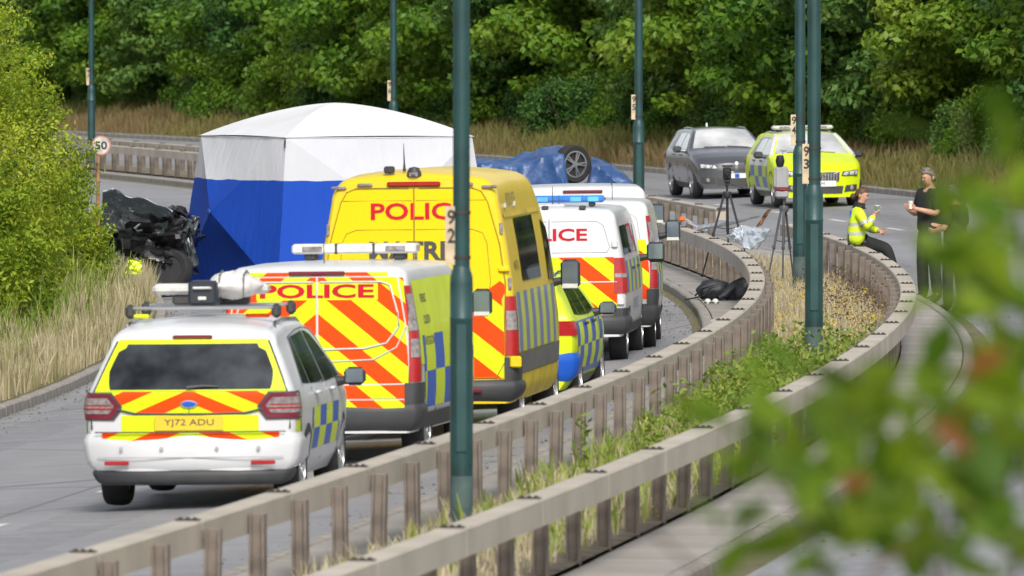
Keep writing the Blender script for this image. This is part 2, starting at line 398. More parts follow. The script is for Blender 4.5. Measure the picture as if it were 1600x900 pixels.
# ---- crash barriers: box beam on short posts, one beam length 4.8 m
def barrier(off, side, d0, d1, label, gap=None):
    root = thing('crash_barrier', label, 'barrier', P(d0, off, 0), 0, 'crash barriers along the central reservation')
    org = Vector(root.location)
    bp = MB(); bp.box((0, 0, .325), (.10, .03, .65), ch=.006); bp.box((.045, 0, .325), (.02, .125, .65), ch=.004); bp.box((-.045, 0, .325), (.02, .125, .65), ch=.004)
    mp = bp.mesh('post', M_POST, 30)
    bj = MB(); bj.box((0, 0, 0), (.17, .09, .010), ch=.003)
    for kx in (-.05, 0, .05): bj.lathe([(.016, 0), (.016, .010), (.008, .012)], 8, Matrix.Translation((kx, 0, .005)))
    mj = bj.mesh('joint_plate', M_BOLT, 30)
    d = d0; k = 0; prev = None
    while d < d1:
        hole = gap and gap[0] < d < gap[1]
        a = -math.atan(SL(d))
        if not hole:
            o = obj('post', mp, root); o.location = P(d, off - side * .045, 0) - org; o.rotation_euler = (random.uniform(-.02, .02), random.uniform(-.02, .02), a + random.uniform(-.05, .05))
        if k % 2 == 0:
            d2 = d
            for _ in range(2): d2 += 2.1 / math.sqrt(1 + SL(d2) ** 2)
            if not hole:
                b = MB(); n = 6
                def sec(v, j):
                    dd = d + .012 + (d2 - d - .024) * v; q = P(dd, off + side * .12, 0) - org
                    sx = [(-.1, .505), (.1, .505), (.1, .69), (.088, .702), (-.088, .702), (-.1, .69)][j % 6]
                    return (q.x + sx[0], q.y, sx[1])
                for v in range(n + 1):
                    for j in range(6): b.v.append(sec(v / n, j))
                for v in range(n):
                    for j in range(6): b.f.append((v * 6 + j, v * 6 + (j + 1) % 6, v * 6 + 6 + (j + 1) % 6, v * 6 + 6 + j)); b.m.append(0)
                b.f.append((5, 4, 3, 2, 1, 0)); b.f.append(tuple(n * 6 + j for j in range(6))); b.m += [0, 0]
                bo = b.build('beam', M_BEAM, root, fix=True)
                jp = obj('joint_plate', mj, root); q = P(d, off + side * .12, .709) - org; jp.location = q; jp.rotation_euler = (0, 0, a)
        d += 2.1 / math.sqrt(1 + SL(d) ** 2); k += 1
    return root
barrier(0.0, -1, 58.0, 300.0, 'brown box-beam crash barrier beside the police vehicles, nearer the row of vans')
barrier(1.7, 1, 57.0, 300.0, 'brown box-beam crash barrier that the officer in yellow sits on', gap=(166, 181))

# ---- lamp posts in the reservation
M_GREEN = mat('lamp_post_green', (.012, .052, .052), .42, 0, .2, var=.2, scale=2.5)
M_GREENLO = mat('lamp_post_weathered', (.06, .10, .095), .6, 0, 0, var=.2, scale=5)
M_TAN = mat('number_plate_tan', (.50, .40, .27), .6, var=.15, scale=8)
M_BLACK = mat('black_print', (.02, .02, .02), .6, var=0)
M_LAMP = mat('lamp_head_grey', (.3, .31, .32), .4, .3, var=.05)
def lamp_post(px, d, digits, rbase, label):
    X = PX(px, d); t = thing('lamp_post', label, 'lamp post', (X, d, .02), 0, 'green lamp posts along the central reservation')
    rs = rbase * .74; b = MB()
    b.lathe([(rbase * 1.0, 0), (rbase, .55), (rbase, .56)], 24); b.build('plinth', M_GREENLO, t)
    b = MB(); b.lathe([(rbase, .56), (rbase, 1.78), (rbase * 1.03, 1.785), (rbase * 1.03, 1.80), (rbase, 1.805), (rbase, 2.06), (rbase * .97, 2.12), (rs * 1.06, 2.18), (rs, 2.2)], 24); b.build('base', M_GREEN, t)
    b = MB(); b.lathe([(rs, 2.2), (rs * .98, 4.5), (rs * .6, 10.0)], 20); b.build('shaft', M_GREEN, t)
    b = MB(); b.box((0, -rbase - .004, 1.25), (rbase * .9, .012, 1.0), ch=.004); b.build('access_door', M_GREEN, t)
    b = MB(); b.tube([(0, 0, 9.95), (0, 0, 10.3), (-.3, 0, 10.45), (-1.2, 0, 10.5)], .035, 8); b.tube([(0, 0, 10.3), (.3, 0, 10.45), (1.2, 0, 10.5)], .035, 8); b.build('arm', M_GREEN, t)
    for s in (-1, 1):
        b = MB(); b.box((s * 1.45, 0, 10.5), (.6, .28, .11), ch=.04); b.build('lamp_head', M_LAMP, t)
    if digits:
        pw = .095; x0 = -rs - pw / 2 + .035
        b = MB(); b.box((x0, -rs * .55, 2.44), (pw, .008, .46), ch=.002); pl = b.build('number_plate', M_TAN, t)
        for i, c in enumerate(digits):
            lettering('digit', c, .062, .115, lambda u, v, i=i: (x0 + u, -rs * .55 - .007, 2.585 - i * .145 + v), M_BLACK, pl, .02)
        for z in (2.27, 2.62): b = MB(); b.lathe([(rs + .006, z - .012), (rs + .006, z + .012)], 20); b.build('clamp_band', M_BOLT, t)
    return t
lamp_post(721, 80, '92', .090, 'green lamp post numbered 92 in front of the yellow police van')
lamp_post(1272, 118, '93', .104, 'green lamp post numbered 93, the frontmost of the pair right of centre')
lamp_post(1250, 152, '94', .106, 'green lamp post numbered 94 directly behind post 93 beside the laser scanner')
lamp_post(998, 189, '95', .106, 'green lamp post rising behind the white vans, left of the grey car')
lamp_post(615, 229, '96', .104, 'green lamp post standing behind the white tent roof')
lamp_post(143, 279, '97', .104, 'thin distant lamp post behind the bush on the left')
# ================================================================== VEGETATION
def leaf_cloud(centres, radii, n, size, aspect=.5, up=.35, shell=.75, seed=1, droop=0.0, jit=.0):
    """n leaf rhombs scattered over many overlapping clumps; returns verts, faces, rnd"""
    g = np.random.default_rng(seed); C = np.asarray(centres, float); R = np.asarray(radii, float)
    wgt = R[:, 0] * R[:, 2]; idx = g.choice(len(C), n, p=wgt / wgt.sum())
    v = g.normal(size=(n, 3)); v /= np.linalg.norm(v, axis=1)[:, None]
    rad = shell + (1 - shell) * g.random(n) ** .6; rad *= (1 + .12 * g.normal(size=n))
    pos = C[idx] + v * R[idx] * rad[:, None]
    nrm = v * .8 + g.normal(size=(n, 3)) * .7; nrm[:, 2] += up; nrm /= np.linalg.norm(nrm, axis=1)[:, None]
    t = np.cross(nrm, g.normal(size=(n, 3))); t[:, 2] -= droop; t -= nrm * np.sum(t * nrm, 1)[:, None]; t /= np.linalg.norm(t, axis=1)[:, None]
    b = np.cross(nrm, t); s = size * (.6 + .8 * g.random(n))[:, None]
    q = np.stack([pos - t * s * .5, pos + b * s * aspect * .5 + nrm * s * .08, pos + t * s * .5, pos - b * s * aspect * .5 + nrm * s * .08], 1).reshape(-1, 3)
    f = np.arange(4 * n).reshape(n, 4)
    crnd = g.random(len(C)); rnd = np.clip(.45 * crnd[idx] + .55 * g.random(n), 0, 1)
    return q, f, rnd, pos
G_TREE = [(.15, (.020, .066, .008)), (.36, (.070, .170, .012)), (.58, (.130, .245, .016)), (.86, (.205, .285, .028))]
G_TREE2 = [(.15, (.016, .056, .015)), (.40, (.050, .132, .024)), (.64, (.090, .19, .030)), (.88, (.155, .245, .045))]
G_BUSH = [(.12, (.055, .12, .010)), (.36, (.16, .26, .016)), (.60, (.30, .39, .024)), (.88, (.44, .49, .05))]
M_TREE = leaf_mat('tree_leaves', G_TREE, .3); M_TREE2 = leaf_mat('dark_tree_leaves', G_TREE2, .25)
M_BUSH = leaf_mat('bush_leaves', G_BUSH, .4, lowscale=.6)
M_BARK = mat('bark', (.085, .065, .045), .9, var=.25, scale=8, bump=.6)
def tree_proto(seed, h, r, n, size, m, low=.06):
    """meshes for one tree: crown of clumps down to near the ground, trunk with limbs"""
    g = random.Random(seed); cs = []; rr = []
    for k in range(120):
        z = low * h + (h * .93 - low * h) * (g.random() ** .85); fz = z / h
        rad = r * (math.sin(min(1, (fz * .86 + .26)) * math.pi) ** .55) * (.86 + .28 * g.random())
        a = g.uniform(0, 2 * math.pi); q = rad * (.55 + .45 * g.random() ** .4)
        cs.append((q * math.cos(a), q * math.sin(a), z)); c = g.uniform(.38, .85) * (r / 3.2); rr.append((c * 1.25, c * 1.25, c * .6))
    v, f, rnd, _ = leaf_cloud(cs, rr, n, size, .55, .55, .55, seed, .25)
    v[:, 2] = np.maximum(v[:, 2], .05)
    crown = np_mesh('crown', v, f, m, rnd)
    b = MB(); b.tube([(0, 0, -.6), (.05, .03, h * .25), (-.08, .05, h * .5), (.04, -.05, h * .8)], [.2, .16, .11, .03], 10)
    for k in range(9):
        a = g.uniform(0, 6.28); z0 = h * g.uniform(.08, .55); l = r * g.uniform(.5, .85)
        b.tube([(0, 0, z0), (l * .5 * math.cos(a), l * .5 * math.sin(a), z0 + l * .35), (l * math.cos(a), l * math.sin(a), z0 + l * .6)], [.07, .045, .015], 6)
    return crown, b.mesh('trunk', M_BARK, 60)
PROTO = [tree_proto(21, 9.5, 3.3, 40000, .20, M_TREE), tree_proto(22, 8.5, 3.0, 36000, .19, M_TREE2), tree_proto(23, 11, 3.6, 44000, .21, M_TREE),
         tree_proto(24, 9.0, 3.1, 36000, .17, M_TREE2), tree_proto(25, 7.5, 3.2, 36000, .20, M_TREE)]
def plant_tree(k, loc, rz, sc, label, group, name='broadleaf_tree'):
    t = thing(name, label, 'tree', loc, rz, group); t.scale = (sc, sc, sc)
    obj('crown', PROTO[k][0], t); obj('trunk', PROTO[k][1], t); return t
rt = random.Random(5)
TONE = ['lighter green leafy tree', 'dark green dense tree', 'tall yellowish green tree', 'dark bluish green tree', 'low spreading green tree']
d = 205.0; row = []
while d < 372:
    row.append((d, 15.4 + rt.uniform(-.6, 1.2), rt.choice([0, 1, 2, 3, 4, 0, 2]))); d += 4.6 + rt.uniform(-.5, .8)
nrow = len(row)
for i, (d, off, k) in enumerate(row):
    plant_tree(k, P(d, off) - Vector((0, 0, .1)), rt.uniform(0, 6.28), rt.uniform(.85, 1.15),
               '%s, %s from the right in the front row of the wood' % (TONE[k], ordinal(i + 1)), 'trees beyond the far grass bank')
d = 198.0; i = 0
while d < 400:
    k = rt.choice([0, 1, 2, 3]); off = 21.5 + rt.uniform(-1, 1.5)
    plant_tree(k, P(d, off), rt.uniform(0, 6.28), rt.uniform(1.05, 1.35), '%s, %s from the right in the back row of the wood' % (TONE[k], ordinal(i + 1)), 'back row of the wood behind the road')
    d += 6.4 + rt.uniform(-.6, 1.2); i += 1
# low shrubs at the foot of the wood
def shrub_proto(seed, h, r, n, size, m, k=40):
    g = random.Random(seed); cs = []; rr = []
    for _ in range(k):
        z = h * (.12 + .8 * g.random()); a = g.uniform(0, 6.28); q = r * math.sqrt(max(.05, 1 - (z / h) ** 2.2)) * (.4 + .6 * g.random() ** .5)
        cs.append((q * math.cos(a), q * math.sin(a), z)); c = g.uniform(.22, .42) * r; rr.append((c, c, c * .75))
    v, f, rnd, _ = leaf_cloud(cs, rr, n, size, .5, .4, .45, seed)
    v[:, 2] = np.maximum(v[:, 2], .02)
    cr = np_mesh('foliage', v, f, m, rnd); b = MB()
    for _ in range(7):
        a = g.uniform(0, 6.28); b.tube([(0, 0, -.3), (r * .3 * math.cos(a), r * .3 * math.sin(a), h * .4), (r * .6 * math.cos(a), r * .6 * math.sin(a), h * .75)], [.03, .022, .008], 5)
    return cr, b.mesh('stem', M_BARK, 60)
SH = [shrub_proto(31, 2.2, 1.5, 9000, .12, M_TREE), shrub_proto(32, 1.7, 1.3, 8000, .11, M_TREE2)]
d = 203.0; i = 0
while d < 365:
    k = i % 2; t = thing('understory_shrub', 'low %s shrub, %s from the right at the foot of the wood' % (('bright green', 'dull green')[k], ordinal(i + 1)), 'shrub', P(d, 13.7 + rt.uniform(-.5, .8)) - Vector((0, 0, .1)), rt.uniform(0, 6.28), 'shrubs at the foot of the wood')
    s = rt.uniform(.7, 1.1); t.scale = (s, s, s); obj('foliage', SH[k][0], t); obj('stem', SH[k][1], t)
    d += 3.4 + rt.uniform(-.5, 1.5); i += 1

# ---- big bright bushes on the near left verge
def bush(label, X, d, h, r, n, seed, size=.075):
    g = random.Random(seed); z0 = ZO(OFF(X, d)); t = thing('roadside_bush', label, 'bush', (X, d, z0), 0, 'bright bushes on the left verge')
    cs = []; rr = []
    for _ in range(90):
        z = h * (.05 + .9 * g.random()); a = g.uniform(0, 6.28); q = r * (max(.06, 1 - (z / h) ** 2.6)) ** .5 * (.35 + .65 * g.random() ** .5)
        cs.append((q * math.cos(a), q * math.sin(a), z)); c = g.uniform(.14, .30) * r; rr.append((c, c, c * .8))
    # leafy shoots breaking the outline
    for _ in range(26):
        a = g.uniform(0, 6.28); z = h * g.uniform(.35, 1.0); q = r * (max(.06, 1 - (z / h) ** 2.6)) ** .5
        for s_ in range(5):
            w = q * (.92 + .07 * s_); cs.append((w * math.cos(a), w * math.sin(a), z + .09 * s_)); rr.append((.13, .13, .10))
    v, f, rnd, _ = leaf_cloud(cs, rr, n, size, .42, .3, .4, seed)
    v[:, 2] = np.maximum(v[:, 2], .02)
    obj('foliage', np_mesh('foliage', v, f, M_BUSH, rnd), t); b = MB()
    for _ in range(12):
        a = g.uniform(0, 6.28); b.tube([(0, 0, -.3), (r * .25 * math.cos(a), r * .25 * math.sin(a), h * .4), (r * .7 * math.cos(a), r * .7 * math.sin(a), h * .8)], [.05, .035, .01], 6)
    b.build('stem', M_BARK, t); return t
bush('tallest bright green bush at the left edge of the picture', -9.7, 150, 4.75, 2.95, 95000, 41, .068)
bush('bright green bush beside the speed limit sign', -8.15, 153, 3.35, 1.75, 52000, 42, .068)
bush('low leafy green bush in front of the wrecked car', -7.3, 157, 1.75, 1.1, 22000, 43)
bush('bright green bush near the kerb at the left edge of the picture', -8.4, 139, 3.1, 1.7, 45000, 44)
bush('bushy green growth at the lower left behind the dry grass', -7.3, 136, 1.75, 1.25, 26000, 45)

# ---- grasses
def blades(name, n, d0, d1, o0, o1, h, w, m, seed, dens=None, lean=.35, colr=None, zf=None, band=None):
    g = np.random.default_rng(seed); dd = d0 + (d1 - d0) * g.random(n); oo = o0 + (o1 - o0) * g.random(n)
    if dens is not None: keep = g.random(n) < dens(dd, oo); dd, oo = dd[keep], oo[keep]; n = len(dd)
    X = np.interp(dd, _D, _X) + oo * np.sqrt(1 + np.interp(dd, _D, _S) ** 2)
    tp = [(a, b) for a, b in PROFILE]; Z = np.interp(oo, [a + i * 1e-6 for i, (a, b) in enumerate(tp)], [b for a, b in tp]) if zf is None else zf(oo)
    pos = np.stack([X, dd, Z - .02], 1); clump = .75 + .5 * np.sin(dd * 1.7 + oo * 2.3) * np.sin(dd * .63 - oo * 1.1)
    H = h * (.45 + .75 * g.random(n)) * np.clip(clump, .5, 1.3)
    a = g.random(n) * 6.283; t = np.stack([np.cos(a), np.sin(a), np.zeros(n)], 1); l = np.stack([np.cos(a * 3 + 1), np.sin(a * 3 + 1), np.zeros(n)], 1) * (lean * H * g.random(n))[:, None]
    mid = pos + l * .35; mid[:, 2] += H * .6; top = pos + l; top[:, 2] += H; ww = (w * (.6 + .8 * g.random(n)))[:, None]
    q = np.stack([pos - t * ww * .5, pos + t * ww * .5, mid + t * ww * .45, mid - t * ww * .45, mid - t * ww * .45, mid + t * ww * .45, top + t * ww * .12, top - t * ww * .12], 1).reshape(-1, 3)
    f = np.arange(8 * n).reshape(2 * n, 4)
    base = g.random(n) if colr is None else np.clip(colr(dd, oo, g), 0, 1)
    return np_mesh(name, q, f, m, np.repeat(base, 2))
M_DRY = leaf_mat('dry_grass', [(.1, (.17, .20, .05)), (.34, (.34, .30, .15)), (.6, (.52, .45, .29)), (.95, (.62, .55, .38))], .3, .8, 1.2)
M_FARG = leaf_mat('bank_grass', [(.08, (.15, .09, .055)), (.35, (.25, .175, .09)), (.58, (.20, .185, .06)), (.88, (.12, .175, .028))], .3, .8, .35)
M_WEED = leaf_mat('green_weeds', [(.1, (.07, .13, .02)), (.4, (.15, .24, .03)), (.7, (.25, .33, .05)), (.95, (.40, .42, .12))], .35, .6, .8)
tag(obj('dry_grass', blades('dry_grass', 70000, 92, 176, -10.7, -8.78, .52, .015, M_DRY, 51, dens=lambda d, o: np.clip(1.15 - (-8.8 - o) / 3.2, .1, 1))), 'tall straw coloured dry grass along the left kerb', 'grass', kind='stuff')
tag(obj('green_weeds', blades('green_weeds', 90000, 92, 176, -15.5, -9.2, .75, .028, M_WEED, 52, lean=.5, dens=lambda d, o: np.clip((-9.2 - o) / 1.2, .12, 1))), 'green weeds and long grass in front of the left bushes', 'weeds', kind='stuff')
tag(obj('bank_grass', blades('bank_grass', 120000, 196, 385, 10.8, 17.5, .47, .032, M_FARG, 53, lean=.55,
    colr=lambda d, o, g: .10 + .115 * (o - 10.8) + .25 * g.random(len(o)) + .22 * np.sin(d * .11 + o * .5) * np.sin(d * .037 + 2))), 'reddish dry grass with green patches on the far bank', 'grass', kind='stuff')
# reservation growth: straw, dead brown dock stems, yellow flowers, green leafy weeds
zr_ = lambda o: .03 + .06 * np.sin(np.clip(o / 1.7, 0, 1) * np.pi)
M_DEAD = leaf_mat('dead_brown_weeds', [(.1, (.05, .03, .02)), (.5, (.12, .07, .045)), (.9, (.20, .13, .08))], .15, .8, 1.5)
tag(obj('reservation_straw', blades('reservation_straw', 32000, 66, 168, .1, 1.6, .22, .013, M_DRY, 54, lean=.6, zf=zr_, dens=lambda d, o: np.clip(.35 + .65 * np.sin(d * .23 + 1) ** 2, .2, 1))), 'short straw grass between the two crash barriers', 'grass', kind='stuff')
tag(obj('reservation_weeds', blades('reservation_weeds', 9000, 70, 126, .1, 1.6, .30, .028, M_WEED, 55, lean=.6, zf=zr_, dens=lambda d, o: np.clip(1.2 - abs(d - 104) / 24, .05, 1))), 'green weeds at the foot of lamp post 93', 'weeds', kind='stuff')
def leaf_weeds(name, n, d0, d1, o0, o1, h, size, m, seed, peak, wid, label):
    g = np.random.default_rng(seed); st = 260; sd = np.clip(g.normal(peak, wid, st), d0, d1); so = o0 + (o1 - o0) * g.random(st); sh = h * (.5 + .7 * g.random(st))
    k = g.integers(0, st, n); u = g.random(n); X = np.interp(sd[k], _D, _X) + so[k]
    pos = np.stack([X + g.normal(0, .05, n), sd[k] + g.normal(0, .05, n), .06 + sh[k] * u ** .8], 1)
    a = g.normal(size=(n, 3)); a[:, 2] = abs(a[:, 2]) + .3; a /= np.linalg.norm(a, axis=1)[:, None]; t = np.cross(a, g.normal(size=(n, 3))); t /= np.linalg.norm(t, axis=1)[:, None]; b = np.cross(a, t)
    s = (size * (.5 + .9 * g.random(n)))[:, None]
    q = np.stack([pos - t * s * .5, pos + b * s * .25, pos + t * s * .5, pos - b * s * .25], 1).reshape(-1, 3)
    return tag(obj(name, np_mesh(name, q, np.arange(4 * n).reshape(n, 4), m, g.random(n))), label, 'weeds', kind='stuff')
leaf_weeds('dead_dock_stems', 2000, 128, 150, .6, 1.62, .55, .04, M_DEAD, 61, 139, 6, 'brown dead weed stems along the right crash barrier')
leaf_weeds('leafy_weeds', 7500, 86, 124, .3, 1.6, .5, .07, M_WEED, 62, 108, 8, 'leafy green weeds in front of lamp post 93')
M_YFL = leaf_mat('yellow_flowers', [(.1, (.55, .40, .02)), (.9, (.75, .62, .04))], .3, .6)
leaf_weeds('yellow_wildflowers', 3000, 84, 158, .1, 1.6, .34, .035, M_YFL, 63, 128, 17, 'small yellow wildflowers between the crash barriers')
# ---- grit along the kerbs
def grit(name, n, d0, d1, o0, o1, zf, seed, label):
    g = np.random.default_rng(seed); dd = d0 + (d1 - d0) * g.random(n); oo = o0 + (o1 - o0) * g.random(n) ** 2.2
    X = np.interp(dd, _D, _X) + oo * np.sqrt(1 + np.interp(dd, _D, _S) ** 2); s = .006 + .022 * g.random(n) ** 4
    z = zf(oo); c = np.stack([X, dd, z + .003], 1); tet = np.array([(1, 0, 0), (-.5, .87, 0), (-.5, -.87, 0), (0, 0, 1)], float)
    a = g.random(n) * 6.28; R = np.stack([np.cos(a), -np.sin(a), np.sin(a), np.cos(a)], 1).reshape(n, 2, 2)
    v = np.repeat(tet[None], n, 0); v[:, :, :2] = np.einsum('nij,nkj->nki', R, v[:, :, :2]); v = v * s[:, None, None] + c[:, None]
    f = (np.array([(0, 1, 3), (1, 2, 3), (2, 0, 3)])[None] + 4 * np.arange(n)[:, None, None]).reshape(-1, 3)
    return tag(obj(name, np_mesh(name, v.reshape(-1, 3), f, M_GRIT, None, 3)), label, 'grit', kind='stuff')
M_GRIT = mat('grit', (.16, .15, .13), .9, var=.3, scale=2)
grit('kerb_grit', 2600, 80, 180, -.87, -1.6, z_left, 71, 'grit washed along the kerb by the white vans')
grit('kerb_grit', 2200, 90, 180, -8.58, -7.9, z_left, 72, 'grit washed along the left kerb below the dry grass')
grit('kerb_grit', 1800, 80, 190, 2.67, 3.6, z_right, 73, 'grit along the kerb by the standing officers')
# ================================================================== VEHICLES
M_WHITE = mat('white_paint', (.62, .63, .645), .32, 0, .3, var=.05, scale=1.3)
M_YPAINT = mat('yellow_paint', (.76, .55, .006), .36, 0, .2, var=.03, scale=1.5)
M_GREYP = mat('grey_metallic_paint', (.105, .11, .123), .28, .45, .9, var=.03); M_HEAD = mat('headlamp_lens', (.66, .68, .70), .12, .2, .8, var=.12, scale=18)
M_CHARC = mat('charcoal_plastic', (.035, .037, .04), .55, var=.1, scale=5)
M_GREYPL = mat('grey_plastic', (.12, .12, .125), .5, var=.1, scale=5)
M_TYRE = mat('tyre_rubber', (.018, .018, .018), .8, var=.15, scale=9, bump=.3, bscale=30)
M_RIM = mat('alloy_rim', (.42, .43, .45), .3, .8, var=.05)
M_HUB = mat('dark_hub', (.03, .03, .032), .5, .2, var=.05)
M_GLASS = glass_mat('vehicle_glass'); M_MIRG = mat('mirror_glass', (.17, .21, .25), .08, .5, var=.1)
M_SCREEN = mat('windscreen_sky_sheen', (.70, .73, .76), .10, .35, 1.0, var=.2, scale=1.6)  # pale base colour paints the bright sky reflection into the glass
M_RED = mat('red_lens', (.36, .008, .012), .2, 0, .3, var=.05, scale=20)
M_DRED = mat('dark_red_lens', (.17, .015, .035), .2, 0, .6, var=.05)
M_CLEAR = mat('clear_lens', (.26, .235, .235), .15, .1, .4, var=.25, scale=25)
M_TXTRED = mat('red_print', (.50, .015, .03), .6, var=.04, spec=.1)
M_TXTDK = mat('dark_print', (.05, .05, .05), .5, var=0)
M_SEAM = mat('seam_dark', (.30, .22, .02), .7, var=0); M_SEAMW = mat('seam_grey', (.36, .37, .38), .5, var=0)
M_TAPE = mat('silver_tape', (.62, .62, .60), .4, 0, .2, var=.05)
M_PLATEY = mat('plate_yellow', (.72, .50, .03), .4, var=.04); M_PLATEW = mat('plate_white', (.75, .75, .74), .4, var=.04)
M_CHROME = mat('chrome', (.6, .6, .62), .15, 1.0, var=0)
M_BLUEL = mat('blue_lens', (.03, .19, .62), .15, 0, .8, var=.15, scale=6)
M_WLENS = mat('white_lightbar', (.60, .60, .57), .2, 0, .6, var=.08, scale=10)
M_YVIN = mat('fluoro_yellow', YEL, .4, 0, .08, var=.04, spec=.3); M_OVIN = mat('fluoro_orange', ORG, .4, 0, .1, var=.04, spec=.3); M_BVIN = mat('police_blue', BLU, .4, 0, .1, var=.05, spec=.3)

class Veh:
    def __init__(s, root, L_, W, prof, zb, yr, yf, rc=.12, crown=.03, plan=None):
        s.t = root; s.L = L_; s.W = W; s.prof = prof; s.zb = zb; s.yr = yr; s.yf = yf; s.rc = rc; s.cr = crown
        s.plan = plan or [(0, .955), (.02, .98), (.07, 1), (L_ * .72, 1), (L_ * .9, .96), (L_ * .97, .88), (L_, .80)]
    def w(s, y, z): return lerp_tab(s.W, z) * lerp_tab(s.plan, y)
    def yy(s, y, x, z):
        q = y / s.L; return y + max(0, 1 - q) ** 5 * s.yr(x, z) + max(0, q) ** 6 * (s.yf(x, z))
    def side(s, y, z, sg, out=.004):
        x = s.w(y, z); return Vector((sg * (x + out), s.yy(y, x, z), z))
    def topw(s, y): zt = lerp_tab(s.prof, y); return s.w(y, zt - s.rc) - s.rc
    def top(s, u, y, out=.005):
        zt = lerp_tab(s.prof, y); xw = s.topw(y); x = u * xw
        z = zt + s.cr * (1 - u * u) + out; return Vector((x, s.yy(y, abs(x), zt), z))
    def rear(s, x, z, out=.006): return Vector((x, s.yr(abs(x), z) - out, z))
    def front(s, x, z, out=.006): return Vector((x, s.L + s.yf(abs(x), z) + out, z))
    def ring(s, y):
        zt = lerp_tab(s.prof, y); r = min(s.rc, (zt - s.zb) * .4); xw = s.w(y, zt - r); pts = []
        for k in range(15):
            z = s.zb + (zt - r - s.zb) * k / 14; pts.append((s.w(y, z), z))
        for k in range(1, 6):
            a = math.pi / 2 * k / 5; pts.append((xw - r + r * math.cos(a), zt - r + r * math.sin(a)))
        for k in range(1, 5):
            x = (xw - r) * (1 - k / 5); pts.append((x, zt + s.cr * (1 - (x / (xw - r)) ** 2)))
        return pts
    def body(s, m, name='body', ys=None):
        b = MB(); L_ = s.L
        ys = ys or sorted(set([0, .02, .05, .09, .16, .3] + [L_ * k / 34 for k in range(1, 34)] + [L_ - .3, L_ - .16, L_ - .08, L_ - .03, L_]))
        nr = None
        for y in ys:
            r = s.ring(y); zt = lerp_tab(s.prof, y)
            full = [(-x, z) for x, z in r] + [(0, zt + s.cr)] + [(x, z) for x, z in reversed(r)]
            nr = len(full); b.v += [(x, s.yy(y, abs(x), z), z) for x, z in full]
        for i in range(len(ys) - 1):
            for k in range(nr): b.f.append((i * nr + k, (i + 1) * nr + k, (i + 1) * nr + (k + 1) % nr, i * nr + (k + 1) % nr)); b.m.append(0)
        for e, base in ((0, 0), (1, (len(ys) - 1) * nr)):   # end caps as rows between mirrored points
            h = nr // 2; nc = 8; rows = []
            for k in range(h):
                A = b.v[base + k]; x = -A[0]; z = A[2]; row = [base + k]
                for c in range(1, nc):
                    xx = -x + 2 * x * c / nc; yv = s.yr(abs(xx), z) if e == 0 else L_ + s.yf(abs(xx), z)
                    b.v.append((xx, yv, z)); row.append(len(b.v) - 1)
                row.append(base + nr - 1 - k); rows.append(row)
            for k in range(h - 1):
                for c in range(nc):
                    q = (rows[k][c], rows[k][c + 1], rows[k + 1][c + 1], rows[k + 1][c]); b.f.append(q if e == 0 else q[::-1]); b.m.append(0)
            b.f.append(tuple(rows[-1] + [base + h])); b.m.append(0)
        return b.build(name, m, s.t, 40, fix=True)
    def path(s, ysd, xin, z, out):
        """plan path round the rear corner at height z: from the side at ysd to x = xin on the rear"""
        W = s.w(1.0, z); pts = [(W + out, ysd), (W + out, .07), (W * .985 + out, .025), (W * .955 + out * .5, -out * .7), (xin, -out)]
        return [(x, y + s.yr(min(x, W), z) * (1 if y < .1 else max(0, 1 - y / s.L) ** 5)) for x, y in pts]
    def wrap(s, name, m, z0, z1, ysd, xin, sg, out=.012, parent=None, nz=6):
        b = MB()
        def fn(u, v):
            z = z0 + (z1 - z0) * v; xi = xin(v) if callable(xin) else xin; p = s.path(ysd, xi, z, out); k = u * 4; i = min(3, int(k)); f = k - i
            return (sg * (p[i][0] + (p[i + 1][0] - p[i][0]) * f), p[i][1] + (p[i + 1][1] - p[i][1]) * f, z)
        b.grid(fn, 8, nz, flip=(sg < 0)); return b.build(name, m, parent or s.t, 40)
    def bumper(s, name, m, z0, z1, ysd, out=.035, front=False):
        b = MB(); nz = 6
        def prof_out(v): return out * (1 - (2 * v - 1) ** 4) + .004
        def fn(u, v):
            z = z0 + (z1 - z0) * v; o = prof_out(v)
            if not front:
                p = s.path(ysd, 0, z, o); q = abs(u * 2 - 1); k = (1 - q) * 4; i = min(3, int(k)); f = k - i; sg = 1 if u > .5 else -1
                return (sg * (p[i][0] + (p[i + 1][0] - p[i][0]) * f), p[i][1] + (p[i + 1][1] - p[i][1]) * f, z)
            x = (u * 2 - 1) * (s.w(s.L, z) + o * .5); return (x, s.L + s.yf(abs(x), z) + o, z)
        b.grid(fn, 16, nz); return b.build(name, m, s.t, 50, fix=False)
    def rpanel(s, name, m, z0, z1, xl, xr, out=.006, nx=10, nz=12, parent=None):
        """sheet on the rear face; xl, xr numbers or functions of z"""
        f = lambda q, z: q(z) if callable(q) else q
        b = MB(); b.grid(lambda u, v: s.rear(f(xl, z0 + (z1 - z0) * v) + (f(xr, z0 + (z1 - z0) * v) - f(xl, z0 + (z1 - z0) * v)) * u, z0 + (z1 - z0) * v, out), nx, nz)
        return b.build(name, m, parent or s.t, 40)
    def fpanel(s, name, m, poly, out=.008, parent=None, n=8):
        """quad on the front face: corners (x,z) bl, br, tr, tl"""
        (ax, az), (bx, bz), (cx, cz), (dx, dz) = poly; b = MB()
        def fn(u, v):
            x = (ax * (1 - u) + bx * u) * (1 - v) + (dx * (1 - u) + cx * u) * v; z = (az * (1 - u) + bz * u) * (1 - v) + (dz * (1 - u) + cz * u) * v
            return s.front(x, z, out)
        b.grid(fn, n, 4, flip=True); return b.build(name, m, parent or s.t, 40)
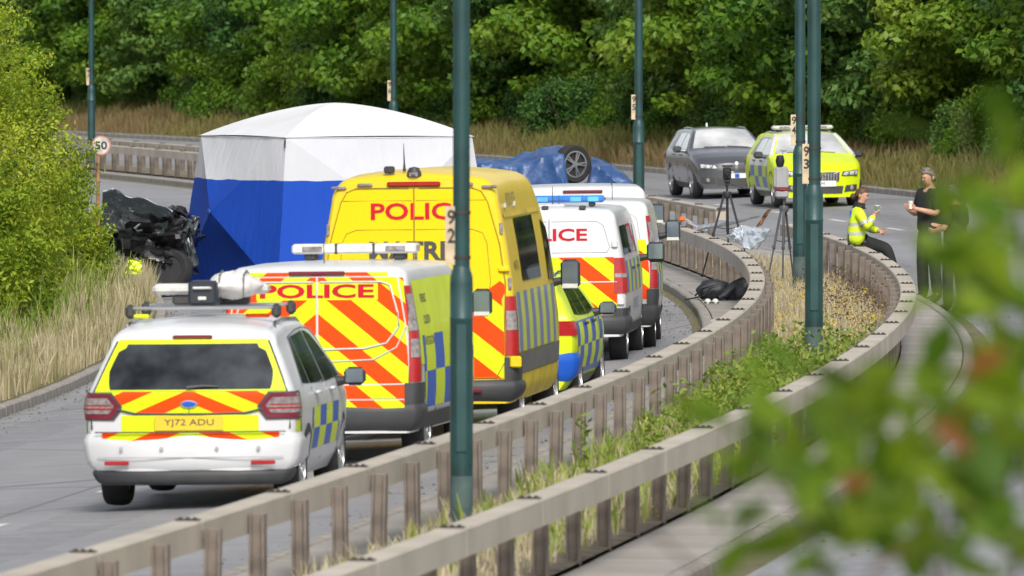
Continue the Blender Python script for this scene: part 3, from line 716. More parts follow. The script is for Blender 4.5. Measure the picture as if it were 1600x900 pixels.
    def squad(s, name, m, poly, sg, out=.005, parent=None, ny=8, nz=6):
        """quad on a side: corners (y,z) rear-bottom, front-bottom, front-top, rear-top"""
        (ay, az), (by, bz), (cy, cz), (dy, dz) = poly; b = MB()
        def fn(u, v):
            y = (ay * (1 - u) + by * u) * (1 - v) + (dy * (1 - u) + cy * u) * v; z = (az * (1 - u) + bz * u) * (1 - v) + (dz * (1 - u) + cz * u) * v
            return s.side(y, z, sg, out)
        b.grid(fn, ny, nz, flip=(sg < 0)); return b.build(name, m, parent or s.t, 40)
    def tquad(s, name, m, u0, u1, y0, y1, out=.006, parent=None, n=8):
        b = MB(); b.grid(lambda u, v: s.top(u0 + (u1 - u0) * u, y0 + (y1 - y0) * v, out), n, 8); return b.build(name, m, parent or s.t, 40)
    def line(s, name, m, pts, r=.006, parent=None):
        b = MB(); b.tube(pts, r, 6); return b.build(name, m, parent or s.t, 60)
    def wheel(s, y, sg, r=.34, wd=.22, spokes=5, rimm=None, xo=0.03):
        x = sg * (lerp_tab(s.W, r) * 1.0 - wd / 2 + xo); w = part('wheel', s.t); w.location = (x, y, r)
        w.rotation_euler = (0, math.pi / 2 * sg, 0)
        key = ('wheel', r, wd, spokes)
        if key not in MATS:
            b = MB(); h = wd / 2
            b.lathe([(r * .66, -h * .9), (r * .9, -h), (r * .97, -h * .8), (r, -h * .35), (r, h * .35), (r * .97, h * .8), (r * .9, h), (r * .66, h * .9)], 28, close=True); ty = b.mesh('tyre', M_TYRE, 50)
            b = MB(); b.lathe([(r * .66, -h * .8), (r * .68, h * .9), (r * .64, h * .92), (r * .60, h * .55), (.01, h * .45)], 28, mi=1)
            b.lathe([(r * .69, h * .8), (r * .69, h * .96), (r * .62, h * .96), (r * .61, h * .7)], 28, close=True); b.lathe([(.001, h * .85), (r * .16, h * .85), (r * .18, h * .6)], 14)
            for k in range(spokes):
                a = 2 * math.pi * k / spokes
                for da in (-.13, .13):
                    M_ = Matrix.Rotation(a + da, 4, 'Z'); b.box((0, 0, 0), (r * .5, r * .075, h * .22), 0, None)
                    for i in range(8): b.v[-8 + i] = tuple(M_ @ (Vector(b.v[-8 + i]) + Vector((r * .39, 0, h * .78))))
            MATS[key] = (ty, b.mesh('rim', [rimm or M_RIM, M_HUB], 40))
        ty, ri = MATS[key]; obj('tyre', ty, w); obj('rim', ri, w)
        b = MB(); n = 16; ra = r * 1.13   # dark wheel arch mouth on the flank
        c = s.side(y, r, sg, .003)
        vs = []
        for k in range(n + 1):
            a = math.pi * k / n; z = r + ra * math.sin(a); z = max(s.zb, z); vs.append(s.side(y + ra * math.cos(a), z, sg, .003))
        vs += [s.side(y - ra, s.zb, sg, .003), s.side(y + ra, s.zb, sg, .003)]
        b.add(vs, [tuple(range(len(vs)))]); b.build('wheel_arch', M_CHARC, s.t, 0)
        return w
    def mirror(s, y, z, sg, hw=.11, hh=.13, arm=.1, dep=.12, m=None, back=True, low=False):
        x0 = s.w(y, z); p = s.side(y, z, sg); cx = sg * (x0 + arm + hw); mr = part('door_mirror', s.t)
        b = MB(); b.box((cx, p.y, z + hh * .3), (hw * 2, dep, hh * 2), ch=.045); b.tube([(sg * (x0 - .02), p.y + .03, z - hh * .3), (cx - sg * hw * .6, p.y + .01, z - hh * .1)], [.05, .035], 8)
        b.build('housing', m or M_CHARC, mr, 40)
        q = -1 if back else -1
        b = MB(); b.box((cx, p.y - dep / 2 - .003, z + hh * .38), (hw * 1.62, .008, hh * 1.5), ch=.003); b.build('mirror_glass', M_MIRG, mr, 40)
        if low: b = MB(); b.box((cx, p.y - dep / 2 - .004, z - hh * .5), (hw * 1.6, .008, hh * .32), ch=.003); b.build('blind_spot_glass', M_WLENS, mr, 40)
        return mr
    def plate(s, txt, z, m, rear=True, w=.52, h=.111, out=.02, right=None):
        f = s.rear if rear else s.front; sg = -1 if rear else 1; c = f(0, z, out)
        b = MB(); b.box((0, c.y, z), (w, .012, h), ch=.004); pl = b.build('number_plate', m, s.t, 30)
        tw = len(txt) * .056; xo = 0 if right is None else right
        lettering('plate_text', txt, tw, .074, lambda u, v: (-sg * (u + xo), c.y + sg * .009, z + v), M_TXTDK, pl, .004)
        return pl
    def text(s, name, txt, w, h, x, z, m, out=.011, bold=.02):
        return lettering(name, txt, w, h, lambda u, v: s.rear(x + u, z + v, out), m, s.t, bold)
    def stext(s, name, txt, w, h, y, z, sg, m, out=.009, bold=.01):
        return lettering(name, txt, w, h, lambda u, v: s.side(y + sg * u, z + v, sg, out), m, s.t, bold)

def place(px, d, zoff=None, flip=False, extra=0.0):
    X = PX(px, d); off = OFF(X, d); z = (z_left(off) if off < 0 else z_right(off))
    a = -math.atan(SL(d)) + extra + (math.pi if flip else 0)
    return (X, d, z), a
def roll_of(flip): return math.atan(.012) * (1 if flip else -1)

# ------------------------------------------------------------------ mid-size panel van
def transit(label, px, d, style, extra=0.0):
    loc, a = place(px, d, extra=extra); t = thing('police_van', label, 'van', loc, a, 'police vehicles parked in line'); t.rotation_euler = (0, roll_of(False), a)
    W = [(.3, .90), (.45, .965), (.7, .99), (1.0, .99), (1.3, .968), (1.6, .92), (1.8, .885), (2.0, .85)]
    v = Veh(t, 4.97, W, [(0, 1.925), (.05, 1.94), (.15, 1.95), (1.5, 1.955), (3.2, 1.935), (3.5, 1.87), (4.3, 1.2), (4.75, 1.02), (4.97, .85)], .32,
            lambda x, z: .05 * max(0, z - .6) + .03 * (x / .95) ** 2, lambda x, z: -.25 * (x / .9) ** 4, rc=.13, crown=.018)
    v.body(M_WHITE)
    full = style == 'chevron'
    ch = chevron('van_chevrons', .40, .82, .10)
    wd = lambda z: v.w(.05, z) - .085
    if full:
        for sg in (-1, 1):
            xl, xr = (lambda z: .009, wd) if sg > 0 else (lambda z: -wd(z), lambda z: -.009)
            dr = v.rpanel('rear_door', ch, .66, 1.845, xl, xr)
            # silver tape round the window pressing
            R = .10; x1 = lambda z: sg * (wd(z) - .055)
            top = [v.rear(sg * .03, 1.80, .010)] + [v.rear(sg * (wd(1.8) - .06 - R), 1.80, .010), v.rear(sg * (wd(1.8) - .075), 1.77, .010)]
            low = [v.rear(sg * (wd(1.5) - .05), 1.5, .010), v.rear(sg * (wd(1.3) - .07), 1.36, .010), v.rear(sg * (wd(1.2) - .2), 1.20, .010), v.rear(sg * (wd(1.2) - .42), 1.15, .010), v.rear(sg * .02, 1.14, .010)]
            v.line('silver_trim', M_TAPE, top + low, .011, dr)
            v.line('silver_trim', M_TAPE, [v.rear(sg * (wd(1.3) - .0), 1.36, .010), v.rear(sg * (wd(1.2) - .1), 1.16, .010), v.rear(sg * (wd(1.2) - .33), 1.04, .010), v.rear(sg * .02, 1.02, .010)], .008, dr)
            v.line('silver_trim', M_TAPE, [v.rear(sg * (wd(.9) - .0), .80, .010), v.rear(sg * .02, .79, .010)], .007, dr)
        v.line('door_seam', M_TAPE, [v.rear(0, .66, .008), v.rear(0, 1.2, .008), v.rear(0, 1.84, .008)], .012)
        b = MB(); b.grid(lambda u, w_: v.rear(-.60 + 1.20 * u, 1.625 + .175 * w_, .0085), 10, 2); b.build('lettering_backing', M_YVIN, t)
        v.text('police_lettering', 'POLICE', 1.13, .135, .0, 1.712, M_TXTRED, .014, .03)
        for sg in (-1, 1): v.rpanel('edge_strip', ch, 1.30, 1.84, (lambda z: wd(z) + .016) if sg > 0 else (lambda z: -wd(z) - .062), (lambda z: wd(z) + .062) if sg > 0 else (lambda z: -wd(z) - .016))
        v.rpanel('lower_panel', ch, .50, .645, -.86, .86, .03)
        v.rpanel('header_strip', ch, 1.86, 1.895, -.70, .70, .006, nz=2)
    else:
        half = chevron('van_low_chevrons', .40, .82, .05)
        for sg in (-1, 1):
            xl, xr = (lambda z: .009, wd) if sg > 0 else (lambda z: -wd(z), lambda z: -.009)
            dr = v.rpanel('rear_door', M_WHITE, .66, 1.845, xl, xr)
            v.rpanel('chevron_panel', half, .68, 1.22, xl, xr, .010, parent=dr); v.rpanel('edge_strip', half, .8, 1.45, (lambda z: wd(z) - .16 + .25 * max(0, z - 1.2)) if sg > 0 else (lambda z: -wd(z)), wd if sg > 0 else (lambda z: -wd(z) + .16 - .25 * max(0, z - 1.2)), .012, parent=dr)
            v.line('pressing_line', M_SEAMW, [v.rear(sg * .04, 1.78, .008), v.rear(sg * (wd(1.8) - .12), 1.78, .008), v.rear(sg * (wd(1.7) - .07), 1.72, .008), v.rear(sg * (wd(1.4) - .07), 1.38, .008), v.rear(sg * (wd(1.3) - .14), 1.3, .008), v.rear(sg * .04, 1.29, .008)], .004, dr)
        v.line('door_seam', M_SEAMW, [v.rear(0, .66, .008), v.rear(0, 1.84, .008)], .006)
    # brake light, roof gutter
    b = MB(); b.box(v.rear(0, 1.885, .012), (.56, .025, .04), ch=.012); b.build('brake_light', M_DRED, t)
    for sg in (-1, 1):
        xi = lambda q, v=v: v.w(.05, .82 + .94 * q) - .03 - .055 * (1 - q)
        tl = v.wrap('tail_light', M_RED, .82, 1.76, .16, xi, sg, .016)
        v.wrap('clear_lens', M_CLEAR, 1.32, 1.68, .10, lambda q: v.w(.05, 1.5) - .028, sg, .021, tl); v.wrap('clear_lens', M_CLEAR, 1.06, 1.24, .10, lambda q: v.w(.05, 1.1) - .05, sg, .021, tl)
        v.wrap('bumper_corner', M_CHARC, .42, .81, .36, .86, sg, .02)
    v.bumper('bumper', M_CHARC, .34, .62, .42, .05)
    for sg in (-1, 1):
        if full:
            v.squad('side_graphic', M_YVIN, [(.19, .98), (3.1, .98), (3.1, 1.80), (.19, 1.80)], sg)
            bt = battenburg('van_battenburg', .55, 1.26, .62, 2)
            v.squad('battenburg_panel', bt, [(.55, .55), (4.2, .55), (4.2, 1.26), (.42, 1.26)], sg, .008)
        else:
            bt = battenburg('van_battenburg2', .70, 1.30, .62, 2)
            v.squad('battenburg_panel', bt, [(.25, .70), (4.2, .70), (4.2, 1.30), (.25, 1.30)], sg, .006)
        v.squad('sill_moulding', M_CHARC, [(.42, .34), (4.3, .34), (4.3, .50), (.42, .50)], sg, .02)
        v.squad('cab_window', M_GLASS, [(3.25, 1.28), (4.05, 1.28), (3.72, 1.72), (3.3, 1.76)], sg, .01)
        b = MB(); b.box(v.side(2.4, 1.10, sg, .02), (.03, .22, .035), ch=.01); b.build('door_handle', M_CHARC, t)
        v.mirror(3.72, 1.45, sg, .10, .14, .09, low=True)
        for y in (.98, 3.91): v.wheel(y, sg, .34, .225)
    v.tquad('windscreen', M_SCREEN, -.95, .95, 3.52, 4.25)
    if full:
        for i, (s_, w_) in enumerate((('FORENSIC', .40), ('COLLISION', .44), ('INVESTIGATION', .62))): v.stext('side_lettering', s_, w_, .085, .85 + i * .03, 1.62 - i * .21, 1, M_TXTDK)
        b = MB(); b.box((.02, 2.5, 2.075), (1.26, .30, .10), ch=.02); lb = b.build('light_bar', M_WLENS, t)
        for x in (-.16, .22): b = MB(); b.box((x, 2.5, 2.075), (.03, .31, .106), ch=.008); b.build('divider', M_TXTDK, lb)
        for x in (-.40, .44): b = MB(); b.box((x, 2.345, 2.075), (.2, .02, .05), ch=.006); b.build('lens', M_CLEAR, lb)
        for x in (-.45, .45): b = MB(); b.box((x + .02, 2.5, 2.0), (.12, .2, .08), ch=.015); b.build('bar_foot', M_CHARC, t)
    b = MB(); b.tube([v.top(.55 if not full else 0, .5), v.top(.55 if not full else 0, .5) + Vector((0, -.03, .30))], [.006, .003], 5); b.build('aerial', M_TXTDK, t)
    return v
transit('white police van with orange and yellow chevrons covering its rear doors', 497, 100.0, 'chevron', -.042)
transit('white van with tall red tail lights parked just ahead of the small police lettering van', 908, 132.6, 'plain', -.008)
transit('furthest white van in the line, only its roof and brake light showing', 913, 144.0, 'plain', .01)

# ------------------------------------------------------------------ large yellow van
def sprinter():
    loc, a = place(650, 106.0, extra=-.018); t = thing('yellow_police_van', 'tall yellow police van with red lettering and side window', 'van', loc, a, 'police vehicles parked in line'); t.rotation_euler = (0, roll_of(False), a)
    W = [(.35, .97), (.5, 1.035), (.9, 1.055), (1.2, 1.045), (1.6, 1.01), (2.0, .955), (2.3, .90), (2.55, .855), (2.8, .80)]
    v = Veh(t, 5.9, W, [(0, 2.66), (.05, 2.69), (.15, 2.715), (1.2, 2.74), (3.8, 2.72), (4.2, 2.5), (5.0, 1.5), (5.5, 1.2), (5.9, .95)], .36,
            lambda x, z: .04 * max(0, z - .7) + .035 * (x / .95) ** 2, lambda x, z: -.25 * (x / .9) ** 4, rc=.24, crown=.05)
    v.body(M_YPAINT)
    ch = chevron('yellow_van_chevrons', .50, .80, .16, top=(1.30, .42, (.78, .58, .006)))
    wd = lambda z: v.w(.05, z) - .07 - (.10 * max(0, (z - 2.38) / .22) ** 2) - (.045 if z < 1.5 else 0)
    for sg in (-1, 1):
        xl, xr = (lambda z: .008, wd) if sg > 0 else (lambda z: -wd(z), lambda z: -.008)
        dr = v.rpanel('rear_door', ch, .62, 2.58, xl, xr, .007, 10, 24)
        ln = [v.rear(sg * x, z, .009) for x, z in ((.05, 2.60), (.60, 2.60), (.70, 2.56), (.765, 2.45), (wd(2.0) + .012, 2.0), (wd(1.6) + .012, 1.6), (wd(1.2) + .012, 1.2), (wd(.8) + .012, .8), (wd(.7) - .08, .63), (.05, .62))]
        v.line('door_gap', M_SEAM, ln, .006, dr)
        v.line('pressing_line', M_SEAM, [v.rear(sg * x, z, .009) for x, z in ((.02, 2.47), (.74, 2.47))], .004, dr)
        v.line('pressing_line', M_SEAM, [v.rear(sg * x, z, .009) for x, z in ((.02, 2.17), (.60, 2.17), (.71, 2.13), (.755, 2.03), (.79, 1.62), (.77, 1.48), (.70, 1.38), (.55, 1.34))], .004, dr)
        tl = v.wrap('tail_light', M_RED, .86, 1.47, .12, lambda q, v=v: v.w(.05, 1.1) - .095, sg, .018)
        v.wrap('clear_lens', M_CLEAR, 1.12, 1.32, .02, lambda q, v=v: v.w(.05, 1.1) - .088, sg, .022, tl)
        b = MB(); b.box(v.rear(sg * (wd(1.75) + .02), 1.75, .02), (.12, .05, .06), ch=.015); b.build('hinge', M_YPAINT, t)
        for z, x in ((2.17, .80), (1.60, .955)): b = MB(); b.box(v.rear(sg * (v.w(.05, z) - .015), z, .0), (.035, .03, .13), ch=.01); b.build('marker_lamp', M_CLEAR, t)
        bt = battenburg('yellow_van_stripes', .88, 1.50, .36, 1, base=(.72, .52, .02), a=(.52, .62, .03), b=(.15, .18, .42))
        v.squad('striped_panel', bt, [(.16, .88), (4.6, .88), (4.6, 1.50), (.16, 1.50)], sg, .006)
        v.squad('sill_moulding', M_GREYPL, [(.14, .66), (4.8, .66), (4.8, .87), (.14, .87)], sg, .02, )
        v.squad('lower_sill', mat('dull_yellow', (.64, .48, .02), .5, var=.12), [(.3, .38), (4.8, .38), (4.8, .65), (.3, .65)], sg, .012)
        v.squad('side_window', M_GLASS, [(1.15, 1.60), (3.1, 1.60), (3.1, 2.26), (1.15, 2.26)], sg, .008)
        v.squad('cab_window', M_GLASS, [(3.9, 1.55), (4.75, 1.55), (4.45, 2.1), (3.9, 2.2)], sg, .01)
        v.squad('roof_moulding', mat('dull_yellow', (.62, .42, .02)), [(.2, 2.28), (4.0, 2.28), (4.0, 2.33), (.2, 2.33)], sg, .012)
        v.mirror(4.55, 1.54, sg, .105, .16, .09, .14, low=True)
        for y in (1.1, 4.75): v.wheel(y, sg, .35, .235)
        for y in (.5, 1.5): b = MB(); b.box(v.side(y, 2.40, sg, .015), (.03, .09, .06), ch=.012); b.build('marker_lamp', M_WLENS, t)
    v.line('door_seam', M_SEAM, [v.rear(0, .62, .009), v.rear(0, 1.6, .009), v.rear(0, 2.6, .009)], .007)
    v.text('police_lettering', 'POLICE', 1.0, .175, .05, 2.36, M_TXTRED, .014, .022)
    v.text('matrix_lettering', 'MATRIX', 1.02, .20, .04, 1.95, M_TXTDK, .014, .035)
    v.stext('side_lettering', 'POLICE', .9, .14, 1.3, 2.46, 1, mat('grey_print', (.30, .26, .10), .5, var=0)); v.stext('side_badge', 'MATRIX', .45, .10, .72, 1.78, 1, mat('dim_print', (.25, .19, .02), .5, var=0))
    b = MB(); b.box(v.rear(0, 2.64, .02) , (.56, .03, .05), ch=.014); b.build('brake_light', M_RED, t)
    for x in (-.80, -.52, .55, .80):
        b = MB(); b.box(v.rear(x * .98, 2.635 - .03 * (abs(x) > .7), .015), (.16, .04, .035), ch=.012); b.build('marker_lamp', M_CLEAR, t)
    b = MB(); b.lathe([(.001, .10), (.05, .09), (.075, .04), (.08, 0)], 14, Matrix.Translation((.0, .12, 2.72))); b.box((0, .06, 2.74), (.09, .03, .04), 1); b.build('reversing_camera', [M_CHARC, M_CLEAR], t)
    b = MB(); b.box((-.26, .14, 2.79), (.11, .08, .075), ch=.015); b.tube([(-.26, .14, 2.75), (-.26, .14, 2.8)], .015, 6); b.build('roof_sensor', M_CHARC, t)
    b = MB(); b.tube([(-.11, .2, 2.77), (-.11, .2, 2.85), (-.115, .2, 3.06)], [.02, .01, .003], 6); b.build('aerial', M_TXTDK, t)
    v.bumper('bumper', M_CHARC, .38, .61, .5, .06)
    for sg in (-1, 1): v.wrap('bumper_corner', M_CHARC, .40, .84, .45, .93, sg, .025); b = MB(); b.box(v.rear(sg * (v.w(.05, .8) + .005), .79, .03), (.12, .05, .12), ch=.015); b.build('hinge', M_YPAINT, t)
    b = MB(); b.box(v.rear(.55, .50, .075), (.30, .02, .04), ch=.008); b.build('reflector', M_DRED, t)
    b = MB(); b.tube([(0, -.03, .42), (0, -.16, .42), (0, -.18, .50)], .03, 8); b.lathe([(.001, .10), (.03, .09), (.04, .05), (.03, .01), (.02, 0)], 12, Matrix.Translation((0, -.18, .49))); b.build('tow_ball', M_GREYPL, t)
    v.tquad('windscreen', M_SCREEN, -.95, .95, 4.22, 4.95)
    return v
sprinter()

# ------------------------------------------------------------------ white van with low chevrons
def expert():
    loc, a = place(860, 128.4, extra=-.032); t = thing('police_van', 'white police van with red lettering, blue roof light bar and chevrons on the lower doors', 'van', loc, a, 'police vehicles parked in line'); t.rotation_euler = (0, roll_of(False), a)
    W = [(.3, .88), (.45, .935), (.8, .96), (1.1, .95), (1.4, .91), (1.7, .855), (1.97, .80)]
    v = Veh(t, 4.96, W, [(0, 1.90), (.05, 1.925), (.15, 1.94), (1.5, 1.955), (3.1, 1.94), (3.45, 1.85), (4.2, 1.2), (4.7, 1.0), (4.96, .8)], .34,
            lambda x, z: .07 * max(0, z - .9) + .03 * (x / .95) ** 2, lambda x, z: -.25 * (x / .9) ** 4, rc=.14, crown=.03)
    v.body(M_WHITE); wd = lambda z: v.w(.05, z) - .10
    ch = chevron('small_van_chevrons', .46, .80, .18)
    for sg in (-1, 1):
        xl, xr = (lambda z: .008, wd) if sg > 0 else (lambda z: -wd(z), lambda z: -.008)
        dr = v.rpanel('rear_door', M_WHITE, .60, 1.80, xl, xr)
        v.rpanel('chevron_panel', ch, .62, 1.34, xl, xr, .010, parent=dr)
        v.line('pressing_line', M_SEAMW, [v.rear(sg * x, z, .009) for x, z in ((.03, 1.79), (.60, 1.79), (.68, 1.74), (.76, 1.46), (.72, 1.40), (.03, 1.40))], .004, dr)
        v.line('tape_line', M_TAPE, [v.rear(sg * .02, 1.03, .013), v.rear(sg * wd(1.03), 1.03, .013)], .008, dr)
        tl = v.wrap('tail_light', M_RED, .89, 1.33, .14, lambda q, v=v: v.w(.05, 1.1) - .13, sg, .02)
        v.wrap('clear_lens', M_CLEAR, 1.085, 1.135, .10, lambda q, v=v: v.w(.05, 1.1) - .12, sg, .024, tl)
        b = MB(); b.box(v.rear(sg * (wd(1.52) + .04), 1.5, .02), (.08, .04, .09), ch=.015); b.build('hinge', M_WHITE, t)
        b = MB(); b.box(v.rear(sg * (v.w(.05, .8) - .06), .78, .02), (.09, .04, .09), ch=.015); b.build('hinge', M_WHITE, t)
        bt = battenburg('small_van_battenburg', .88, 1.28, .40, 1, base=(.7, .71, .72), b=(.12, .17, .45), a=(.50, .62, .05))
        v.squad('battenburg_panel', bt, [(.2, .88), (4.1, .88), (4.1, 1.28), (.2, 1.28)], sg, .006)
        v.squad('side_window', M_GLASS, [(.35, 1.36), (1.5, 1.36), (1.5, 1.72), (.35, 1.72)], sg, .008); v.squad('side_window', M_GLASS, [(1.6, 1.36), (2.75, 1.36), (2.75, 1.72), (1.6, 1.72)], sg, .008)
        v.squad('cab_window', M_GLASS, [(2.9, 1.34), (3.85, 1.34), (3.5, 1.68), (2.95, 1.72)], sg, .01)
        for y in (1.7, 2.75): b = MB(); b.box(v.side(y, 1.17, sg, .02), (.03, .22, .035), ch=.01); b.build('door_handle', M_TXTDK, t)
        v.mirror(3.55, 1.28, sg, .115, .13, .10)
        for y in (.86, 4.13): v.wheel(y, sg, .335, .225)
        v.squad('sill_moulding', M_CHARC, [(.42, .36), (4.3, .36), (4.3, .48), (.42, .48)], sg, .02)
    v.stext('side_lettering', 'POLICE', 1.0, .14, 2.2, .72, 1, mat('blue_grey_print', (.25, .30, .45), .5, var=0))
    v.line('door_seam', M_SEAMW, [v.rear(0, .62, .012), v.rear(0, 1.82, .012)], .006)
    v.text('police_lettering', 'POLICE', 1.0, .155, -.02, 1.625, M_TXTRED, .014, .022)
    b = MB(); b.box(v.rear(-.28, 1.845, .012), (.26, .02, .035), ch=.01); b.build('brake_light', M_DRED, t)
    v.bumper('bumper', M_CHARC, .37, .62, .42, .07)
    for sg in (-1, 1): v.wrap('bumper_corner', M_CHARC, .40, .70, .40, .80, sg, .03)
    b = MB(); b.box((.30, -.085, .46), (.26, .02, .05), ch=.01); b.box((.30, -.085, .52), (.2, .015, .02), ch=.005); b.build('reflector', M_RED, t)
    b = MB(); b.box((.02, .75, 2.06), (1.3, .22, .09), ch=.035); lb = b.build('light_bar', M_BLUEL, t)
    for x in (-.5, -.12, .3, .52): b = MB(); b.box((x, .635, 2.06), (.14, .015, .06), ch=.005); b.build('lens', mat('blue_lens_lit', (.10, .42, .85), .15, 0, .8, var=.1), lb)
    for x in (-.5, .5): b = MB(); b.box((x, .75, 1.995), (.08, .16, .06), ch=.015); b.build('bar_foot', M_CHARC, t)
    for x in (-.05, .42): b = MB(); b.box((x, .10, 1.965), (.085, .06, .05), ch=.012); b.build('roof_camera', M_TXTDK, t)
    b = MB(); b.box((.0, .35, 1.985), (.36, .16, .035), ch=.012); b.build('roof_vent', M_WHITE, t)
    for x, h in ((.02, .25), (.1, .14)): b = MB(); b.tube([(x, .5, 1.96), (x, .49, 1.98 + h)], [.008, .003], 5); b.build('aerial', M_TXTDK, t)
    v.tquad('windscreen', M_SCREEN, -.95, .95, 3.48, 4.15)
expert()
# ------------------------------------------------------------------ people carrier nearest the camera
def galaxy():
    loc, a = place(297, 91.4); t = thing('police_estate_car', 'white police estate car with equipment on its roof rack, nearest in the line', 'car', loc, a, 'police vehicles parked in line'); t.rotation_euler = (0, roll_of(False), a)
    W = [(.22, .80), (.4, .90), (.65, .945), (.9, .955), (1.02, .94), (1.12, .90), (1.3, .825), (1.5, .735), (1.6, .69), (1.7, .62)]
    v = Veh(t, 4.8, W, [(0, 1.56), (.06, 1.585), (.2, 1.61), (1.2, 1.655), (2.4, 1.64), (2.75, 1.57), (3.75, 1.08), (4.3, .98), (4.65, .86), (4.8, .7)], .24,
            lambda x, z: .10 * (x / .9) ** 2 + .60 * max(0, z - 1.04) ** 1.0 + .02 * max(0, .95 - z), lambda x, z: -.3 * (x / .85) ** 4, rc=.13, crown=.045)
    v.body(M_WHITE)
    # rear window, surround in fluorescent yellow, chevrons below
    wt = lambda z: v.w(.05, z) - .055
    v.rpanel('window_surround', M_YVIN, 1.06, 1.515, lambda z: -wt(z), wt, .006, 12, 10)
    wg = lambda z: min(wt(z) - .05, .60 + .14 * (1 - abs((z - 1.2) / .3) ** 2.5)) if z < 1.42 else wt(z) - .10
    rw = v.rpanel('rear_window', M_GLASS, 1.075, 1.475, lambda z: -wg(z), wg, .012, 14, 12)
    b = MB(); b.tube([v.rear(-.02, 1.09, .035), v.rear(.12, 1.105, .035), v.rear(.26, 1.10, .03)], [.016, .012, .008], 6); b.build('wiper', M_TXTDK, t)
    b = MB(); b.box(v.rear(0, 1.535, .02), (.36, .03, .035), ch=.012); b.build('brake_light', M_DRED, t)
    ch = chevron('tailgate_chevrons', .235, .42, .10)
    v.rpanel('tailgate_panel', ch, .865, 1.055, lambda z: -min(wt(z), .60 + (z - .865) * 2.2), lambda z: min(wt(z), .60 + (z - .865) * 2.2), .007, 14, 6)
    v.rpanel('tailgate_panel', M_YVIN, .70, .845, -.62, .62, .007, 12, 4)
    v.rpanel('tailgate_panel', ch, .50, .69, -.80, .80, .012, 12, 4)
    v.line('tailgate_gap', M_TXTDK, [v.rear(-.66, .90, .012), v.rear(-.5, .862, .012), v.rear(0, .852, .012), v.rear(.5, .862, .012), v.rear(.66, .90, .012)], .010)
    v.line('tailgate_gap', M_TXTDK, [v.rear(0, .87, .012), v.rear(0, 1.05, .012)], .003)
    for sg in (-1, 1): v.line('tailgate_gap', M_TXTDK, [v.rear(sg * (wt(z) + .008), z, .008) for z in (.72, .9, 1.05, 1.2, 1.35, 1.5)], .009)
    b = MB(); b.lathe([(.001, .012), (.075, .010), (.085, 0)], 20, Matrix.Translation(v.rear(0, .945, .014)) @ Matrix.Rotation(math.pi / 2, 4, 'X') @ Matrix.Diagonal((1, .45, 1, 1))); bd = b.build('badge', M_CHROME, t)
    b = MB(); b.lathe([(.001, .014), (.06, .012), (.066, .004)], 20, Matrix.Translation(v.rear(0, .945, .016)) @ Matrix.Rotation(math.pi / 2, 4, 'X') @ Matrix.Diagonal((1, .42, 1, 1))); b.build('badge_field', M_BVIN, bd)
    v.plate('YJ72 ADU', .775, M_PLATEY, w=.62, h=.135, out=.022)
    for sg in (-1, 1):
        xi = lambda q, v=v: .60 + .16 * abs(q - .45) * 1.2
        tl = v.wrap('tail_light', M_TXTDK, .80, 1.05, .30, xi, sg, .014)
        v.wrap('red_lens', M_DRED, .815, 1.035, .27, lambda q, v=v: .625 + .16 * abs(q - .45) * 1.2, sg, .019, tl)
        v.wrap('clear_lens', M_CLEAR, .86, 1.0, .22, lambda q, v=v: .68 + .12 * abs(q - .45), sg, .023, tl)
        v.wrap('red_bar', M_RED, .895, .91, .2, .70, sg, .026, tl); v.wrap('red_bar', M_RED, .93, .94, .2, .72, sg, .026, tl)
        v.squad('side_graphic', chevron('tailgate_chevrons', .235, .42), [(.05, .40), (.30, .40), (.30, .79), (.05, .79)], sg, .006)
        # side glass: quarter light, rear door, front door
        v.squad('quarter_window', M_GLASS, [(.72, 1.10), (1.25, 1.08), (1.22, 1.50), (1.02, 1.47)], sg, .007); v.squad('door_window', M_GLASS, [(1.32, 1.08), (2.28, 1.06), (2.18, 1.53), (1.29, 1.50)], sg, .007)
        v.squad('door_window', M_GLASS, [(2.36, 1.06), (3.45, 1.08), (2.75, 1.50), (2.27, 1.53)], sg, .007)
        v.line('window_trim', M_CHROME, [v.side(y, z, sg, .01) for y, z in ((.68, 1.08), (1.02, 1.50), (1.7, 1.55), (2.3, 1.56), (2.8, 1.53), (3.5, 1.07))], .008)
        for y in (1.55, 2.65): b = MB(); b.box(v.side(y, .99, sg, .03), (.045, .20, .035), ch=.012); b.build('door_handle', M_WHITE, t)
        v.mirror(3.2, 1.05, sg, .10, .085, .08, .13)
        bt = battenburg('estate_battenburg', .48, .86, .45, 2, base=(.70, .71, .72))
        v.squad('battenburg_panel', bt, [(1.25, .48), (3.3, .48), (3.3, .86), (1.25, .86)], sg, .006)
        for y in (.93, 3.78): v.wheel(y, sg, .345, .235)
        v.line('door_gap', M_SEAMW, [v.side(1.30, z, sg, .006) for z in (.45, .8, 1.05)], .005); v.line('door_gap', M_SEAMW, [v.side(2.32, z, sg, .006) for z in (.35, .8, 1.05)], .005)
        b = MB(); b.tube([v.side(.55, 1.58, sg, -.02), v.side(.7, 1.64, sg, .0), v.side(1.4, 1.66, sg, .0), v.side(2.3, 1.64, sg, .0), v.side(2.5, 1.58, sg, -.02)], .017, 8); b.build('roof_rail', M_CHROME, t)
        b = MB(); b.box((sg * .665, 1.02, 1.745), (.09, .10, .13), ch=.03); b.build('rack_foot', M_TXTDK, t)
        b = MB(); b.box((sg * .665, 2.05, 1.745), (.09, .10, .13), ch=.03); b.build('rack_foot', M_TXTDK, t)
